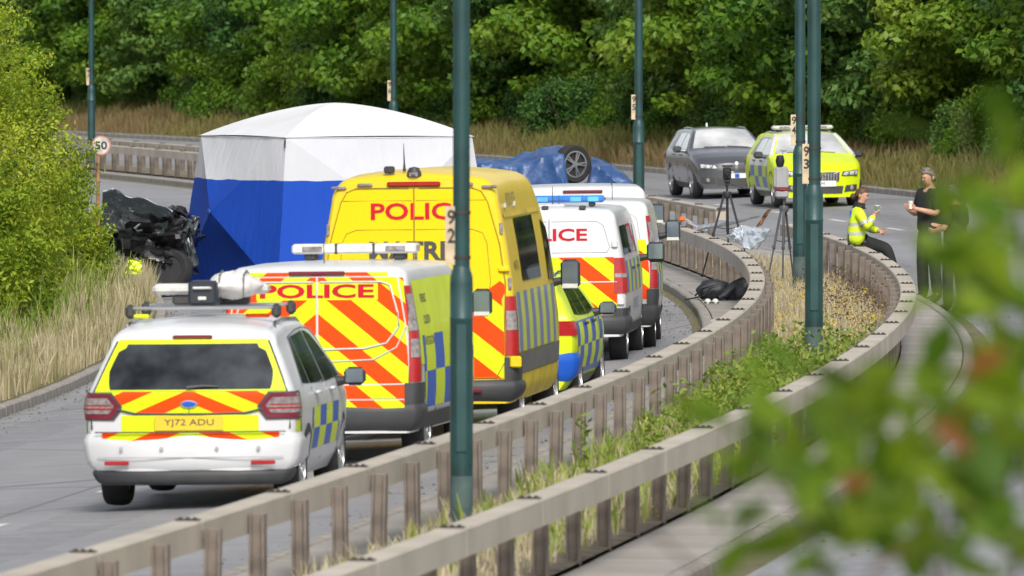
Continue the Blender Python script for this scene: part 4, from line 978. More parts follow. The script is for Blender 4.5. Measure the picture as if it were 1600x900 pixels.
    for sg in (-1, 1):
        b = MB(); b.box(v.rear(sg * .66, .42, .065), (.22, .015, .035), ch=.006); b.build('reflector', M_RED, t)
        for x in (.25, .62): b = MB(); b.lathe([(.001, .006), (.016, .005), (.018, 0)], 12, Matrix.Translation(v.rear(sg * x, .55, .052)) @ Matrix.Rotation(math.pi / 2, 4, 'X')); b.build('parking_sensor', M_SEAMW, t)
        v.line('bumper_gap', M_TXTDK, [v.side(y, z, sg, .006) for y, z in ((.42, .36), (.40, .55), (.36, .70), (.30, .79))], .005)
    v.line('bumper_gap', M_TXTDK, [v.rear(x, .695 - .0 * abs(x), .04) for x in (-.86, -.6, -.3, 0, .3, .6, .86)], .006)
    v.line('bumper_crease', M_SEAMW, [v.rear(x, .47, .056) for x in (-.84, -.5, 0, .5, .84)], .005)
    v.bumper('bumper', M_WHITE, .34, .68, .4, .05); v.bumper('bumper_skirt', M_CHARC, .22, .36, .4, .045)
    for y in (1.02, 2.05): b = MB(); b.box((0, y, 1.775), (1.30, .075, .03), ch=.012); b.build('rack_bar', mat('rack_alloy', (.5, .51, .52), .3, .7, var=.05), t)
    v.tquad('windscreen', M_SCREEN, -.93, .93, 2.8, 3.68)
    # roof light fittings
    b = MB(); b.box((.48, 1.10, 1.70), (.22, .04, .035), ch=.01); b.build('rear_lamp', M_OVIN, t)
    b = MB(); b.box((-.56, .98, 1.705), (.14, .04, .035), ch=.01); b.build('rear_lamp', M_YVIN, t)
    # equipment lashed on the rack: things of their own, resting on it
    Rm = Matrix.Translation(loc) @ Matrix.Rotation(a, 4, 'Z') @ Matrix.Rotation(roll_of(False), 4, 'Y')
    base = {}
    def on_roof(name, label, cat, p):
        e = thing(name, label, cat, loc, a, 'equipment on the roof rack'); base[e.name] = Vector(p); return e
    def settle(e):   # move the origin to where the thing rests on the rack
        p_ = base[e.name]; e.location = Rm @ p_
        for ch_ in e.children: ch_.location = -p_
    ry = roll_of(False); roofed = []
    e = on_roof('equipment_case', 'black hard case with pale handle on the roof rack of the nearest car', 'case', (-.02, 1.30, 1.795)); e.rotation_euler = (0, ry, a); roofed.append(e)
    b = MB(); b.box((-.02, 1.30, 1.905), (.26, .42, .22), ch=.025); b.build('case_body', mat('case_black', (.02, .026, .035), .5, var=.1), e)
    b = MB(); b.tube([(-.10, 1.085, 1.95), (-.095, 1.06, 1.955), (.055, 1.06, 1.955), (.06, 1.085, 1.95)], .012, 6); b.build('handle', M_WLENS, e)
    b = MB(); b.box((-.02, 1.082, 1.86), (.075, .012, .035), ch=.008); b.build('latch', M_WLENS, e)
    e = on_roof('light_bar', 'pale light bar across the roof rack of the nearest car', 'light bar', (-.02, 1.72, 1.79)); e.rotation_euler = (0, ry, a); roofed.append(e)
    b = MB(); b.box((-.02, 1.72, 1.93), (1.06, .26, .10), ch=.035); b.build('bar_body', M_WLENS, e)
    b = MB(); b.box((-.02, 1.72, 1.83), (.7, .18, .09), ch=.02); b.build('bar_mount', M_TXTDK, e)
    e = on_roof('wrapped_bundle', 'lumpy white wrapped bundle lashed on the roof of the nearest car', 'bundle', (.22, 1.45, 1.80)); e.rotation_euler = (0, ry, a); roofed.append(e)
    b = MB()
    def lump(u, w_):
        th = u * 2 * math.pi; ph = w_ * math.pi; n = noise.noise(Vector((math.cos(th) * 2, math.sin(th) * 2, w_ * 5))) * .16 + 1
        return (.22 + .24 * n * math.sin(ph) * math.cos(th), 1.45 + .25 * n * math.sin(ph) * math.sin(th), 1.965 + .125 * n * math.cos(ph))
    b.grid(lump, 26, 16); b.build('wrapping', mat('white_plastic_wrap', (.66, .64, .62), .45, 0, .2, var=.1, scale=9, bump=.5, bscale=14), e)
    b = MB()
    for x in (.12, .34): b.tube([(x, 1.20, 1.86), (x, 1.24, 2.06), (x, 1.45, 2.10), (x, 1.62, 2.06), (x, 1.70, 1.86)], .008, 5)
    b.build('strap', M_GREYPL, e)
    for q_ in roofed: settle(q_)
galaxy()

# ------------------------------------------------------------------ estate cars
def estate(name, label, px, d, m, flip, style, L_=4.65, H=1.46, extra=0.0, halfw=.915):
    loc, a = place(px, d, flip=flip, extra=extra)
    if flip:   # px and d give the front bumper: step back to the rear bumper
        q = Vector((0, L_, 0)); q.rotate(Matrix.Rotation(a, 3, 'Z')); loc = (loc[0] - q.x, loc[1] - q.y, loc[2])
        off = OFF(loc[0], loc[1]); loc = (loc[0], loc[1], z_right(off))
    t = thing(name, label, 'car', loc, a, 'police vehicles parked in line' if style == 'line' else None); t.rotation_euler = (0, roll_of(flip), a)
    k = H / 1.46; w = halfw
    W = [(.2, .82 * w), (.34 * k, .94 * w), (.55 * k, .99 * w), (.75 * k, w), (.90 * k, .985 * w), (.98 * k, .95 * w), (1.06 * k, .90 * w), (1.2 * k, .82 * w), (1.35 * k, .72 * w), (1.46 * k, .66 * w), (1.6 * k, .6 * w)]
    s = L_ / 4.65
    prof = [(0, 1.36 * k), (.08, 1.39 * k), (.3, 1.42 * k), (1.3 * s, 1.45 * k), (2.2 * s, 1.445 * k), (2.55 * s, 1.40 * k), (2.9 * s, 1.24 * k), (3.35 * s, 1.02 * k), (3.55 * s, .985 * k), (4.0 * s, .93 * k), (4.4 * s, .84 * k), (4.6 * s, .75 * k), (4.65 * s, .70 * k)]
    v = Veh(t, L_, W, prof, .2 * k, lambda x, z: .10 * (x / .9) ** 2 + .75 * max(0, z - .98 * k) + .03 * max(0, .8 * k - z),
            lambda x, z: -.13 * (x / .8) ** 2 - .20 * (x / .86) ** 6 - .25 * max(0, z - .62 * k) ** 1.0, rc=.11, crown=.04,
            plan=[(0, .95), (.04, .975), (.2, 1), (L_ * .75, 1), (L_ * .88, .985), (L_ * .95, .95), (L_, .90)])
    v.body(m)
    for sg in (-1, 1):
        v.squad('quarter_window', M_GLASS, [(.55 * s, 1.02 * k), (1.05 * s, 1.0 * k), (1.08 * s, 1.33 * k), (.85 * s, 1.30 * k)], sg, .006)
        v.squad('door_window', M_SCREEN if flip else M_GLASS, [(1.12 * s, 1.0 * k), (2.0 * s, .985 * k), (1.95 * s, 1.36 * k), (1.14 * s, 1.34 * k)], sg, .006)
        v.squad('door_window', M_SCREEN if flip else M_GLASS, [(2.08 * s, .985 * k), (3.05 * s, 1.0 * k), (2.5 * s, 1.33 * k), (2.03 * s, 1.36 * k)], sg, .006)
        v.line('roof_rail', M_CHROME if style != 'grey' else M_GREYP, [v.side(y * s, z * k, sg, o) for y, z, o in ((.75, 1.385, -.03), (.9, 1.44, -.02), (1.5, 1.465, -.02), (2.2, 1.455, -.02), (2.4, 1.40, -.03))], .016)
        for y in (1.45 * s, 2.4 * s): b = MB(); b.box(v.side(y, .90 * k, sg, .02), (.035, .20, .035), ch=.012); b.build('door_handle', m if style == 'grey' else M_TXTDK, t)
        mr = v.mirror(2.85 * s, 1.0 * k, sg, .10, .075, .08, .14, m=m if style == 'grey' else M_TXTDK)
        for y in (.95 * s, 3.78 * s): v.wheel(y, sg, .335 * k, .235, 5)
        v.line('door_gap', M_SEAM if style != 'grey' else M_TXTDK, [v.side(2.05 * s, z * k, sg, .005) for z in (.34, .7, .98)], .004); v.line('door_gap', M_TXTDK, [v.side(3.15 * s, z * k, sg, .005) for z in (.34, .7, .95)], .004)
        v.squad('sill', M_CHARC if style == 'grey' else M_GREYPL, [(1.3 * s, .215 * k), (3.4 * s, .215 * k), (3.4 * s, .31 * k), (1.3 * s, .31 * k)], sg, .012)
        # lamps
        tl = v.wrap('tail_light', M_RED, .80 * k, .96 * k, .22, .50, sg, .010)
        hl = v.fpanel('headlight', M_TXTDK, [(sg * .40, .615 * k), (sg * .78, .625 * k), (sg * .80, .74 * k), (sg * .44, .705 * k)], .012)
        v.fpanel('headlight_lens', M_HEAD, [(sg * .44, .635 * k), (sg * .77, .645 * k), (sg * .78, .725 * k), (sg * .48, .695 * k)], .016, hl)
        for x in (.55, .68):
            b = MB(); c = v.front(sg * x, .672 * k, .016); b.lathe([(.001, .02), (.03, .015), (.042, 0)], 12, Matrix.Translation(c) @ Matrix.Rotation(-math.pi / 2, 4, 'X')); b.build('headlight_ring', M_CHROME, hl)
        v.fpanel('bumper_intake', M_TXTDK, [(sg * .46, .30 * k), (sg * .76, .33 * k), (sg * .76, .45 * k), (sg * .50, .43 * k)], .010)
        b = MB(); c = v.front(sg * .63, .385 * k, .014); b.lathe([(.001, .012), (.04, .01), (.048, 0)], 12, Matrix.Translation(c) @ Matrix.Rotation(-math.pi / 2, 4, 'X')); b.build('fog_lamp', M_CLEAR, t)
    v.rpanel('rear_window', M_GLASS, 1.03 * k, 1.30 * k, -.58, .58, .008, 8, 6)
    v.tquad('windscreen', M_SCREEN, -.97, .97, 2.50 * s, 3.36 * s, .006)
    b = MB(); b.tube([v.top(-.6, 3.36 * s, .02), v.top(.0, 3.33 * s, .02)], .008, 5); b.tube([v.top(.05, 3.36 * s, .02), v.top(.65, 3.33 * s, .02)], .008, 5); b.build('wiper', M_TXTDK, t)
    v.fpanel('lower_grille', M_TXTDK, [(-.42, .27 * k), (.42, .27 * k), (.45, .42 * k), (-.45, .42 * k)], .010)
    if style == 'grey':
        for sg in (-1, 1):
            g = v.fpanel('kidney_grille', M_TXTDK, [(sg * .03, .55 * k), (sg * .27, .565 * k), (sg * .33, .70 * k), (sg * .03, .705 * k)], .014)
            v.line('grille_frame', M_CHROME, [v.front(x, z, .017) for x, z in ((sg * .03, .55 * k), (sg * .27, .565 * k), (sg * .33, .70 * k), (sg * .03, .705 * k), (sg * .03, .55 * k))], .006, g)
        c = v.front(0, .475 * k, .015); b = MB(); b.box((0, c.y, c.z), (.52, .012, .11), ch=.004); pl = b.build('number_plate', M_PLATEW, t)
        b = MB(); b.box((.0, c.y + .008, c.z), (.10, .006, .09), ch=.002); b.build('plate_patch', M_BVIN, pl)
        b = MB(); b.lathe([(.001, .006), (.035, .005), (.04, 0)], 14, Matrix.Translation(v.front(0, .735 * k, .008)) @ Matrix.Rotation(-math.pi / 2.4, 4, 'X')); b.build('badge', M_CHROME, t)
    else:
        g = v.fpanel('grille', M_TXTDK, [(-.34, .52 * k), (.34, .52 * k), (.37, .69 * k), (-.37, .69 * k)], .014)
        v.line('grille_frame', M_CHROME, [v.front(x, z, .018) for x, z in ((-.34, .52 * k), (.34, .52 * k), (.37, .69 * k), (-.37, .69 * k), (-.34, .52 * k))], .010, g)
        for i in range(11):
            x = -.30 + .06 * i; v.line('grille_bar', M_CHROME, [v.front(x, .535 * k, .017), v.front(x, .675 * k, .017)], .006, g)
        v.line('grille_sash', M_CHROME, [v.front(-.34, .69 * k, .022), v.front(.30, .53 * k, .022)], .007, g)
        b = MB(); b.lathe([(.045, 0), (.045, .014), (.065, .014), (.065, 0)], 18, Matrix.Translation(v.front(0, .605 * k, .018)) @ Matrix.Rotation(-math.pi / 2, 4, 'X'), close=True); b.build('badge', M_CHROME, g)
    return v, t
v, t = estate('grey_estate_car', 'dark grey metallic estate car with roof rails on the far carriageway', 1152, 226.0, M_GREYP, True, 'grey', 4.7, 1.53, .0)
b = MB(); b.prism([(-.06, 0), (.05, 0), (.02, .09), (-.01, .09)], .03, Matrix.Translation((-.015, .55, 1.53)) @ Matrix.Rotation(math.pi / 2, 4, 'Z') @ Matrix.Rotation(math.pi / 2, 4, 'X')); b.build('shark_fin_aerial', M_WHITE, t)
v, t = estate('yellow_police_car', 'fluorescent yellow police estate car with roof light bar facing the camera', 1286, 215.0, M_YVIN, True, 'volvo', 4.75, 1.56, .005, .95)
for sg in (-1, 1):
    bt = battenburg('far_battenburg', .40, .86, .52, 2, base=(.7, .71, .72), b=(.10, .17, .50), a=(.55, .66, .03), above=(.70, .71, .72))
    v.squad('battenburg_panel', bt, [(1.15, .34), (3.28, .34), (3.28, 1.02), (.75, 1.02)], sg, .006)
v.tquad('roof_panel', M_WHITE, -1.0, 1.0, .5, 2.42, .004)
for sg in (-1, 1): v.squad('pillar_panel', M_WHITE, [(2.45, 1.0 * 1.0685), (3.35, 1.045 * 1.0685), (2.62, 1.36 * 1.0685), (2.0, 1.38 * 1.0685)], sg, .004)
v.plate('2 JAN', .50, M_PLATEW, rear=False, w=.56, h=.125, out=.024, right=-.10)
for sg in (-1, 1):
    b = MB(); b.tube([v.top(sg * 1.07, y, -.02) for y in (2.46, 2.7, 2.9, 3.1, 3.3, 3.45)], .05, 8); b.build('windscreen_pillar', M_WHITE, t)
    b = MB(); b.tube([v.side(y, z, sg, -.012) for y, z in ((.9, 1.40), (1.4, 1.44), (2.0, 1.45), (2.46, 1.43))], .035, 8); b.build('roof_edge', M_WHITE, t)
b = MB(); b.box((0, 2.1, 1.655), (1.30, .30, .085), ch=.03); lb = b.build('light_bar', M_WLENS, t)
for x in (-.5, .5): b = MB(); b.box((x, 2.1, 1.59), (.1, .2, .07), ch=.02); b.build('bar_foot', M_CHARC, t)
for x in (-.4, 0, .4): b = MB(); b.box((x, 2.255, 1.655), (.22, .012, .05), ch=.004); b.build('lens', M_CLEAR, lb)
v, t = estate('police_estate_car', 'blue and yellow checked police estate car tucked in front of the yellow van', 772, 113.6, M_YVIN, False, 'line', 4.75, 1.48, -.022)
for sg in (-1, 1):
    bt = battenburg('line_battenburg', .42, .94, .50, 2, base=(.08, .16, .50), y0=.15)
    v.squad('battenburg_panel', bt, [(.30, .36), (3.9, .36), (3.9, .96), (.30, .96)], sg, .006)
v.bumper('bumper', M_BVIN, .30, .62, .3, .04)
# ================================================================== TENT
def tent():
    d0 = 171.0; X0 = PX(447, d0); off = OFF(X0, d0); z0 = z_left(off) - .02
    t = thing('forensic_tent', 'white and blue pop-up forensic tent standing across the carriageway', 'tent', (X0, d0, z0))
    a = math.radians(26); S = 3.45; He = 2.54; bl = .30
    ex = Vector((math.cos(a), math.sin(a), 0)); ey = Vector((-math.sin(a), math.cos(a), 0))   # right wall runs along ex, left wall along ey
    m, nt, p = nt_new('tent_fabric'); vec, xyz = OBJC(nt)
    wob = MATH(nt, 'MULTIPLY', NOISE(nt, vec, 1.2, 2), .08)
    c = MIX(nt, MATH(nt, 'GREATER_THAN', MATH(nt, 'ADD', xyz[2], wob), 1.86), (.009, .058, .38), (.52, .53, .56))
    g = NOISE(nt, vec, 3, 4); c = MIX(nt, MATH(nt, 'MULTIPLY', g, .10), c, (.08, .11, .25))
    L(nt, c, p.inputs['Base Color']); p.inputs['Roughness'].default_value = .7; p.inputs['Specular IOR Level'].default_value = .1
    bu = nt.nodes.new('ShaderNodeBump'); bu.inputs['Strength'].default_value = .5; bu.inputs['Distance'].default_value = .03
    wv = nt.nodes.new('ShaderNodeTexNoise'); wv.inputs['Scale'].default_value = 2.6; wv.inputs['Detail'].default_value = 5; mp = nt.nodes.new('ShaderNodeMapping'); mp.inputs['Scale'].default_value = (3, 3, .5)
    L(nt, vec, mp.inputs[0]); L(nt, mp.outputs[0], wv.inputs['Vector']); L(nt, wv.outputs['Fac'], bu.inputs['Height']); L(nt, bu.outputs[0], p.inputs['Normal'])
    M_TENT = m
    M_ROOF = mat('tent_roof_white', (.64, .65, .67), .6, var=.03, scale=1.5, bump=.1, bscale=3)
    C = [Vector((0, 0, 0)), ex * S, ex * S + ey * S, ey * S]; cen = (C[0] + C[2]) / 2
    def wall(i):
        A, B = C[i], C[(i + 1) % 4]; u_ = (B - A); ud = u_.normalized(); nrm = Vector((u_.y, -u_.x, 0)).normalized()
        dn_a, dn_b = A + nrm * bl - ud * bl, B + nrm * bl + ud * bl
        hubp = A + u_ * .5 + nrm * (.48 + bl * .45) + Vector((0, 0, He * .5))
        ring = [dn_a, dn_b, B + Vector((0, 0, He)), A + Vector((0, 0, He))]
        b = MB()
        for k in range(4):   # four cloth triangles meeting at the pushed-out hub
            p0, p1 = ring[k], ring[(k + 1) % 4]
            def tri(u, v, p0=p0, p1=p1, k=k):
                q = p0.lerp(p1, u).lerp(hubp, v); w_ = math.sin(u * math.pi) * math.sin(min(1, v * 1.1) * math.pi)
                n = -.05 * w_ * (1 if k != 1 and k != 3 else .6) + .014 * noise.noise(Vector((q.x * 4 + i * 7, q.z * 1.5, q.y * 4))) * (1 - v)
                return tuple(q + nrm * n)
            b.grid(tri, 20, 16)
        b.build('wall', M_TENT, t, 7)
        hub = A + u_ * .5 + nrm * (.44 + bl * .45); b = MB(); b.lathe([(.001, .03), (.05, .02), (.06, 0)], 12, Matrix.Translation((hub.x + nrm.x * .06, hub.y + nrm.y * .06, He / 2)) @ nrm.to_track_quat('Z', 'Y').to_matrix().to_4x4()); b.build('hub_patch', mat('tent_patch', (.012, .05, .25), .6), t)
        for s_ in (-.28, .28):
            q = A + u_ * (.5 + s_ * .6) + nrm * (.28 + bl * .6); b = MB(); b.box((q.x, q.y, He * .36), (.12, .05, .05), ch=.015); b.build('tie', M_BLACK, t)
    for i in range(4): wall(i)
    apex = cen + Vector((0, 0, He + .56)); b = MB()
    for i in range(4):
        A, B = [cen + (q - cen) * 1.012 + Vector((0, 0, He)) for q in (C[i], C[(i + 1) % 4])]
        def panel(u, v, A=A, B=B):
            q = A.lerp(B, u).lerp(apex, v); q.z = He + .56 * (1 - (1 - v) ** 1.65) - .05 * math.sin(u * math.pi) * math.sin(v * math.pi) + .02 * math.sin(u * math.pi) * (1 - v); return tuple(q)
        b.grid(panel, 20, 16)
    b.build('roof', M_ROOF, t, 12)
    for i in range(4):
        A, B = C[i], C[(i + 1) % 4]; b = MB(); A2, B2 = cen + (A - cen) * 1.015, cen + (B - cen) * 1.015
        b.tube([A2 + Vector((0, 0, He)), (A2 + B2) / 2 + Vector((0, 0, He - .01)), B2 + Vector((0, 0, He))], .004, 6); b.build('eave_hem', mat('hem_grey', (.6, .61, .65), .6), t)
    b = MB(); b.tube([C[0] + (C[0] - cen) * .02 + Vector((0, 0, He - .04)), C[0] + (C[0] - cen) * .025 + Vector((0, 0, He - .17))], .014, 6); b.build('corner_strap', M_BLACK, t)
tent()
# ================================================================== TARPAULIN OVER AN OVERTURNED CAR
def tarp():
    d0 = 181.0; X0 = PX(860, d0); off = OFF(X0, d0); z0 = z_left(min(off, -.86))
    top = [(-1.6, 1.55), (-1.42, 1.80), (-1.0, 1.83), (-.75, 1.80), (-.5, 1.90), (-.1, 2.0), (.12, 2.05), (.24, 2.03), (.30, 1.5), (.45, 1.3), (.66, 1.4), (.72, 1.82), (.85, 1.80), (1.1, 1.70), (1.3, 1.56), (1.45, 1.40), (1.55, 1.15)]
    m, nt, p = nt_new('blue_tarpaulin'); vec, _ = OBJC(nt)
    c = RAMP(nt, NOISE(nt, vec, 2.2, 5, .6), [(.3, (.022, .058, .17)), (.55, (.030, .08, .22)), (.8, (.05, .11, .26))])
    L(nt, c, p.inputs['Base Color']); p.inputs['Roughness'].default_value = .38
    bu = nt.nodes.new('ShaderNodeBump'); bu.inputs['Strength'].default_value = .5; bu.inputs['Distance'].default_value = .03; L(nt, NOISE(nt, vec, 7, 4, .6), bu.inputs['Height']); L(nt, bu.outputs[0], p.inputs['Normal'])
    t = thing('tarpaulin', 'creased blue tarpaulin draped over an overturned car behind the vans', 'tarpaulin', (X0, d0, z0))
    b = MB()
    def fn(u, v):
        x = -1.6 + 3.15 * u; h = lerp_tab(top, x); ph = v * 3.0
        if ph < 1: y, z = -.95 - .15 * (1 - ph), h * ph * .93
        elif ph < 2: y, z = -.95 + 1.9 * (ph - 1), h * (.93 + .07 * math.sin((ph - 1) * math.pi))
        else: y, z = .95 + .15 * (ph - 2), h * (3 - ph) * .93
        if .27 < x < .7 and 1 < ph < 2 and y < .3: pass
        a_, c_ = noise.noise(Vector((x * 1.5 + z * 1.1, y * 1.3 - z, 9))), noise.noise(Vector((x * 3.1 - z * 1.9, y * 1.6 + z * 1.4, 4)))
        n = noise.noise(Vector((x * 1.1, y + z, 3))) * .10 + (1 - abs(a_) * 2) ** 3 * .07 * (abs(a_) < .5) + (1 - abs(c_) * 2) ** 3 * .04 * (abs(c_) < .5) - .03
        return (x, y - n, max(.01, z + n * .6 - .05))
    b.grid(fn, 84, 80); b.build('cloth', m, t, 40)
    # the car wheel sticking out of the folds is a thing of its own: it belongs to the hidden car
    w = thing('overturned_car_wheel', 'alloy car wheel sticking up out of the blue tarpaulin', 'wheel', (X0 + .38, d0 - .70, z0 + 1.68))
    wh = MATS[('wheel', .345, .235, 5)]
    tm = Matrix.Rotation(math.radians(100), 4, 'X') @ Matrix.Rotation(math.radians(0), 4, 'Y')
    for nm, me in (('tyre', wh[0]), ('rim', wh[1])):
        o = obj(nm, me, w); o.matrix_local = Matrix.Rotation(math.radians(34), 4, 'Z') @ Matrix.Rotation(math.radians(90), 4, 'X')
    b = MB(); b.tube([(0, .1, 0), (-.05, .6, -.1)], [.06, .06], 8); b.build('axle', M_HUB, w)
tarp()
# ================================================================== BURNT-LOOKING WRECK
def wreck():
    d0 = 170.0; X0 = PX(222, d0); off = OFF(X0, d0); z0 = -.42
    t = thing('wrecked_car', 'crushed black wrecked car beside the blue tent', 'car', (X0, d0, z0))
    M_W = mat('crushed_black_metal', (.014, .014, .016), .45, .4, .2, var=.5, scale=6, bump=1.0, bscale=9)
    M_WS = mat('scraped_metal', (.10, .11, .115), .35, .6, .2, var=.6, scale=9, bump=.8, bscale=10)
    m, nt, p = nt_new('crumpled_bonnet_paint'); vec, _ = OBJC(nt)
    f = NOISE(nt, vec, 7, 6, .7); L(nt, RAMP(nt, f, [(.40, (.005, .009, .009)), (.62, (.011, .017, .017)), (.69, (.20, .22, .23)), (.74, (.010, .014, .014))]), p.inputs['Base Color'])
    p.inputs['Roughness'].default_value = .4; p.inputs['Coat Weight'].default_value = .1; p.inputs['Specular IOR Level'].default_value = .3
    bu = nt.nodes.new('ShaderNodeBump'); bu.inputs['Strength'].default_value = .8; bu.inputs['Distance'].default_value = .05; L(nt, f, bu.inputs['Height']); L(nt, bu.outputs[0], p.inputs['Normal'])
    b = MB()
    def crush(u, v):
        th = u * 2 * math.pi; ph = v * math.pi
        q = Vector((math.sin(ph) * math.cos(th), math.sin(ph) * math.sin(th), -math.cos(ph)))
        q = Vector([math.copysign(abs(c) ** .55, c) for c in q]); s_ = 1 + .34 * noise.noise(q * 2.1) + .22 * noise.noise(q * 5) + .12 * noise.noise(q * 11)
        return (q.x * .80 * s_ + .0, .9 + q.y * 1.5 * s_, max(.18, .72 + q.z * .58 * s_))
    b.grid(crush, 70, 44); b.build('body', M_W, t, 20)
    b = MB()   # bonnet folded up like a shell towards the camera
    def bon(u, v):
        x = -.66 + 1.22 * u; r = v; z = .98 + .72 * math.sin(r * 1.5) * (1 - .55 * (u - .35) ** 2) - .28 * u - .35 * (1 - r) * math.sin(u * math.pi); y = -.55 + .75 * r ** 1.5
        n = noise.noise(Vector((u * 4, v * 4, 5))) * .08 + noise.noise(Vector((u * 11, v * 9, 2))) * .025
        return (x + n * .5, y + n * 1.3, z + n)
    b.grid(bon, 40, 30); b.build('bonnet', m, t, 25)
    b = MB()
    rim = [bon(u / 20, 1.0) for u in range(21)]; b.tube([Vector(q) for q in rim], .014, 6); b.build('bonnet_edge', M_WS, t)
    for i, (x, y, z, sx, sy, sz, rx, ry_) in enumerate([(.66, -.5, 1.02, .22, .05, .45, .3, .4), (.80, -.3, .72, .16, .06, .6, .1, -.25), (.55, -.62, .55, .4, .2, .3, .4, .3), (-.45, -.6, .5, .5, .3, .4, .2, .5), (.1, -.65, .62, .6, .22, .22, .5, .1), (-.2, -.62, .3, .8, .2, .18, .1, .1), (.62, -.4, 1.28, .22, .06, .16, .3, .7), (.86, -.35, 1.1, .14, .1, .3, .1, .3)]):
        b = MB(); MM = Matrix.Rotation(rx, 3, 'X') @ Matrix.Rotation(ry_, 3, 'Y')
        def pc(u, v, k, sx=sx, sz=sz, sy=sy, i=i, MM=MM, x=x, y=y, z=z):
            n = noise.noise(Vector((u * 3 + i * 9, v * 3, k * 4))) * .12 + noise.noise(Vector((u * 8 + i, v * 8, 1))) * .05
            q = MM @ Vector(((u - .5) * sx * (1 + n), (k - .5) * sy + n * .6, (v - .5) * sz * (1 + n))); return (q.x + x, q.y + y, q.z + z)
        b.sheet(pc, 9, 9, 1.0); b.build('crumpled_panel', M_WS if i in (0, 1, 7) else M_W, t, 25, fix=True)
    b = MB()
    rr = random.Random(4)
    for _ in range(16):
        q = Vector((rr.uniform(-.7, .8), rr.uniform(-.75, -.45), rr.uniform(.3, 1.15))); pts = [q]
        for k in range(3): q = q + Vector((rr.uniform(-.18, .18), rr.uniform(-.06, .06), rr.uniform(-.16, .16))); pts.append(q)
        b.tube(pts, rr.uniform(.008, .025), 6)
    b.build('torn_pipework', M_WS, t)
    w = part('wheel', t); w.location = (.52, -.72, .36); w.rotation_euler = (math.radians(78), 0, math.radians(-25))
    wh = MATS[('wheel', .345, .235, 5)]; obj('tyre', wh[0], w); b = MB(); b.lathe([(.001, .04), (.1, .05), (.2, .03), (.23, .08)], 20); b.build('rim', M_HUB, w)
    # pieces on the grass beside it
    b = MB()
    def bag(u, v, k): n = noise.noise(Vector((u * 4, v * 4, 2))) * .06; return ((u - .5) * .22 + n, -(k) * .10 + n, v * .22 + n * .5)
    b.sheet(bag, 8, 8, 1.0); o = b.build('high_visibility_bag', M_YVIN, None, 40, fix=True); o.location = (PX(210, 160.0), 160.0, ZPX(428, 160.0)); tag(o, 'small fluorescent yellow bag in the grass by the wrecked car', 'bag')
    b = MB(); b.sheet(lambda u, v, k: ((u - .5) * .3 + .05 * noise.noise(Vector((u * 5, v * 5, 7))), (v - .5) * .3, .05 + .12 * noise.noise(Vector((u * 4, v * 4, 3))) - k * .02), 8, 8, 1.0)
    o = b.build('car_fragment', M_WHITE, None, 30, fix=True); o.location = (PX(272, 168.0), 168.0, -.40); tag(o, 'pale broken piece of bodywork below the wrecked car', 'debris')
wreck()
# ================================================================== 50 SIGN
def sign():
    d0 = 164.0; X0 = PX(158, d0); z0 = ZO(OFF(X0, d0)); t = thing('speed_limit_sign', 'round 50 speed limit sign on a rusty post behind the bush', 'sign', (X0, d0, z0))
    zc = ZPX(227, d0) - z0; b = MB(); b.tube([(-.05, .03, -.2), (-.05, .03, zc + .1)], .03, 10); b.build('post', mat('rusty_post', (.30, .15, .07), .8, var=.3, scale=6), t)
    R = .155; Mx = Matrix.Translation((0, 0, zc)) @ Matrix.Rotation(math.pi / 2, 4, 'X')
    b = MB(); b.lathe([(.001, .008), (R * .86, .008), (R * .86, 0), (.001, 0)], 32, Mx); f = b.build('sign_face', mat('sign_white', (.46, .45, .41), .5, var=.2, scale=9), t)
    b = MB(); b.lathe([(R * .86, 0), (R * .86, .0085), (R, .0085), (R, 0)], 32, Mx, close=True); b.build('sign_border', mat('faded_red', (.48, .20, .15), .5, var=.15, scale=9), t)
    lettering('sign_number', '50', .19, .13, lambda u, v: (u, -.012, zc + v), M_BLACK, f, .02)
sign()
# ================================================================== TRIPODS AND INSTRUMENTS
def tripod(label, px, d, ztop, spread, m, azs, off_min=None):
    X0 = PX(px, d); t = thing('tripod', label, 'tripod', (X0, d, .08), 0)
    for a in azs:
        f = Vector((spread * math.cos(a), spread * math.sin(a), 0)); h = Vector((.05 * math.cos(a), .05 * math.sin(a), ztop))
        b = MB(); b.tube([h, h.lerp(f, .5)], .019, 8); b.tube([h.lerp(f, .48), f], .013, 8); b.box(h.lerp(f, .49), (.05, .05, .07), ch=.015); b.box(f + Vector((0, 0, .01)), (.04, .04, .03), ch=.01); b.build('leg', m, t)
    b = MB(); b.tube([(0, 0, ztop * .55), (0, 0, ztop + .16)], .017, 8); b.build('centre_column', m, t)
    b = MB(); b.lathe([(.001, .05), (.06, .05), (.075, 0), (.06, -.05), (.001, -.05)], 12, Matrix.Translation((0, 0, ztop))); b.build('crown', m, t)
    b = MB()
    for a in azs: b.tube([(0, 0, ztop * .58), (spread * .4 * math.cos(a), spread * .4 * math.sin(a), ztop * .60)], .008, 6)
    b.build('brace', m, t)
    return t, X0
M_TRI = mat('tripod_black', (.022, .023, .027), .5, .2, var=.1)
t, X0 = tripod('black camera tripod standing between the barriers in front of the grey car', 1136, 160.0, 1.28, .42, M_TRI, (math.radians(200), math.radians(-25), math.radians(85)))
c = thing('camera', 'small black camera mounted on the left tripod', 'camera', (X0, 160.0, .08 + 1.44))
b = MB(); b.box((0, 0, .05), (.10, .09, .05), ch=.01); b.tube([(.04, 0, .02), (.26, -.05, -.05)], .010, 6); b.box((0, 0, .0), (.06, .06, .05), ch=.01); b.build('pan_head', M_TRI, c)
b = MB(); b.box((0, 0, .17), (.13, .07, .19), ch=.02); b.box((.01, 0, .285), (.17, .06, .02), ch=.006); b.build('camera_body', M_TRI, c)
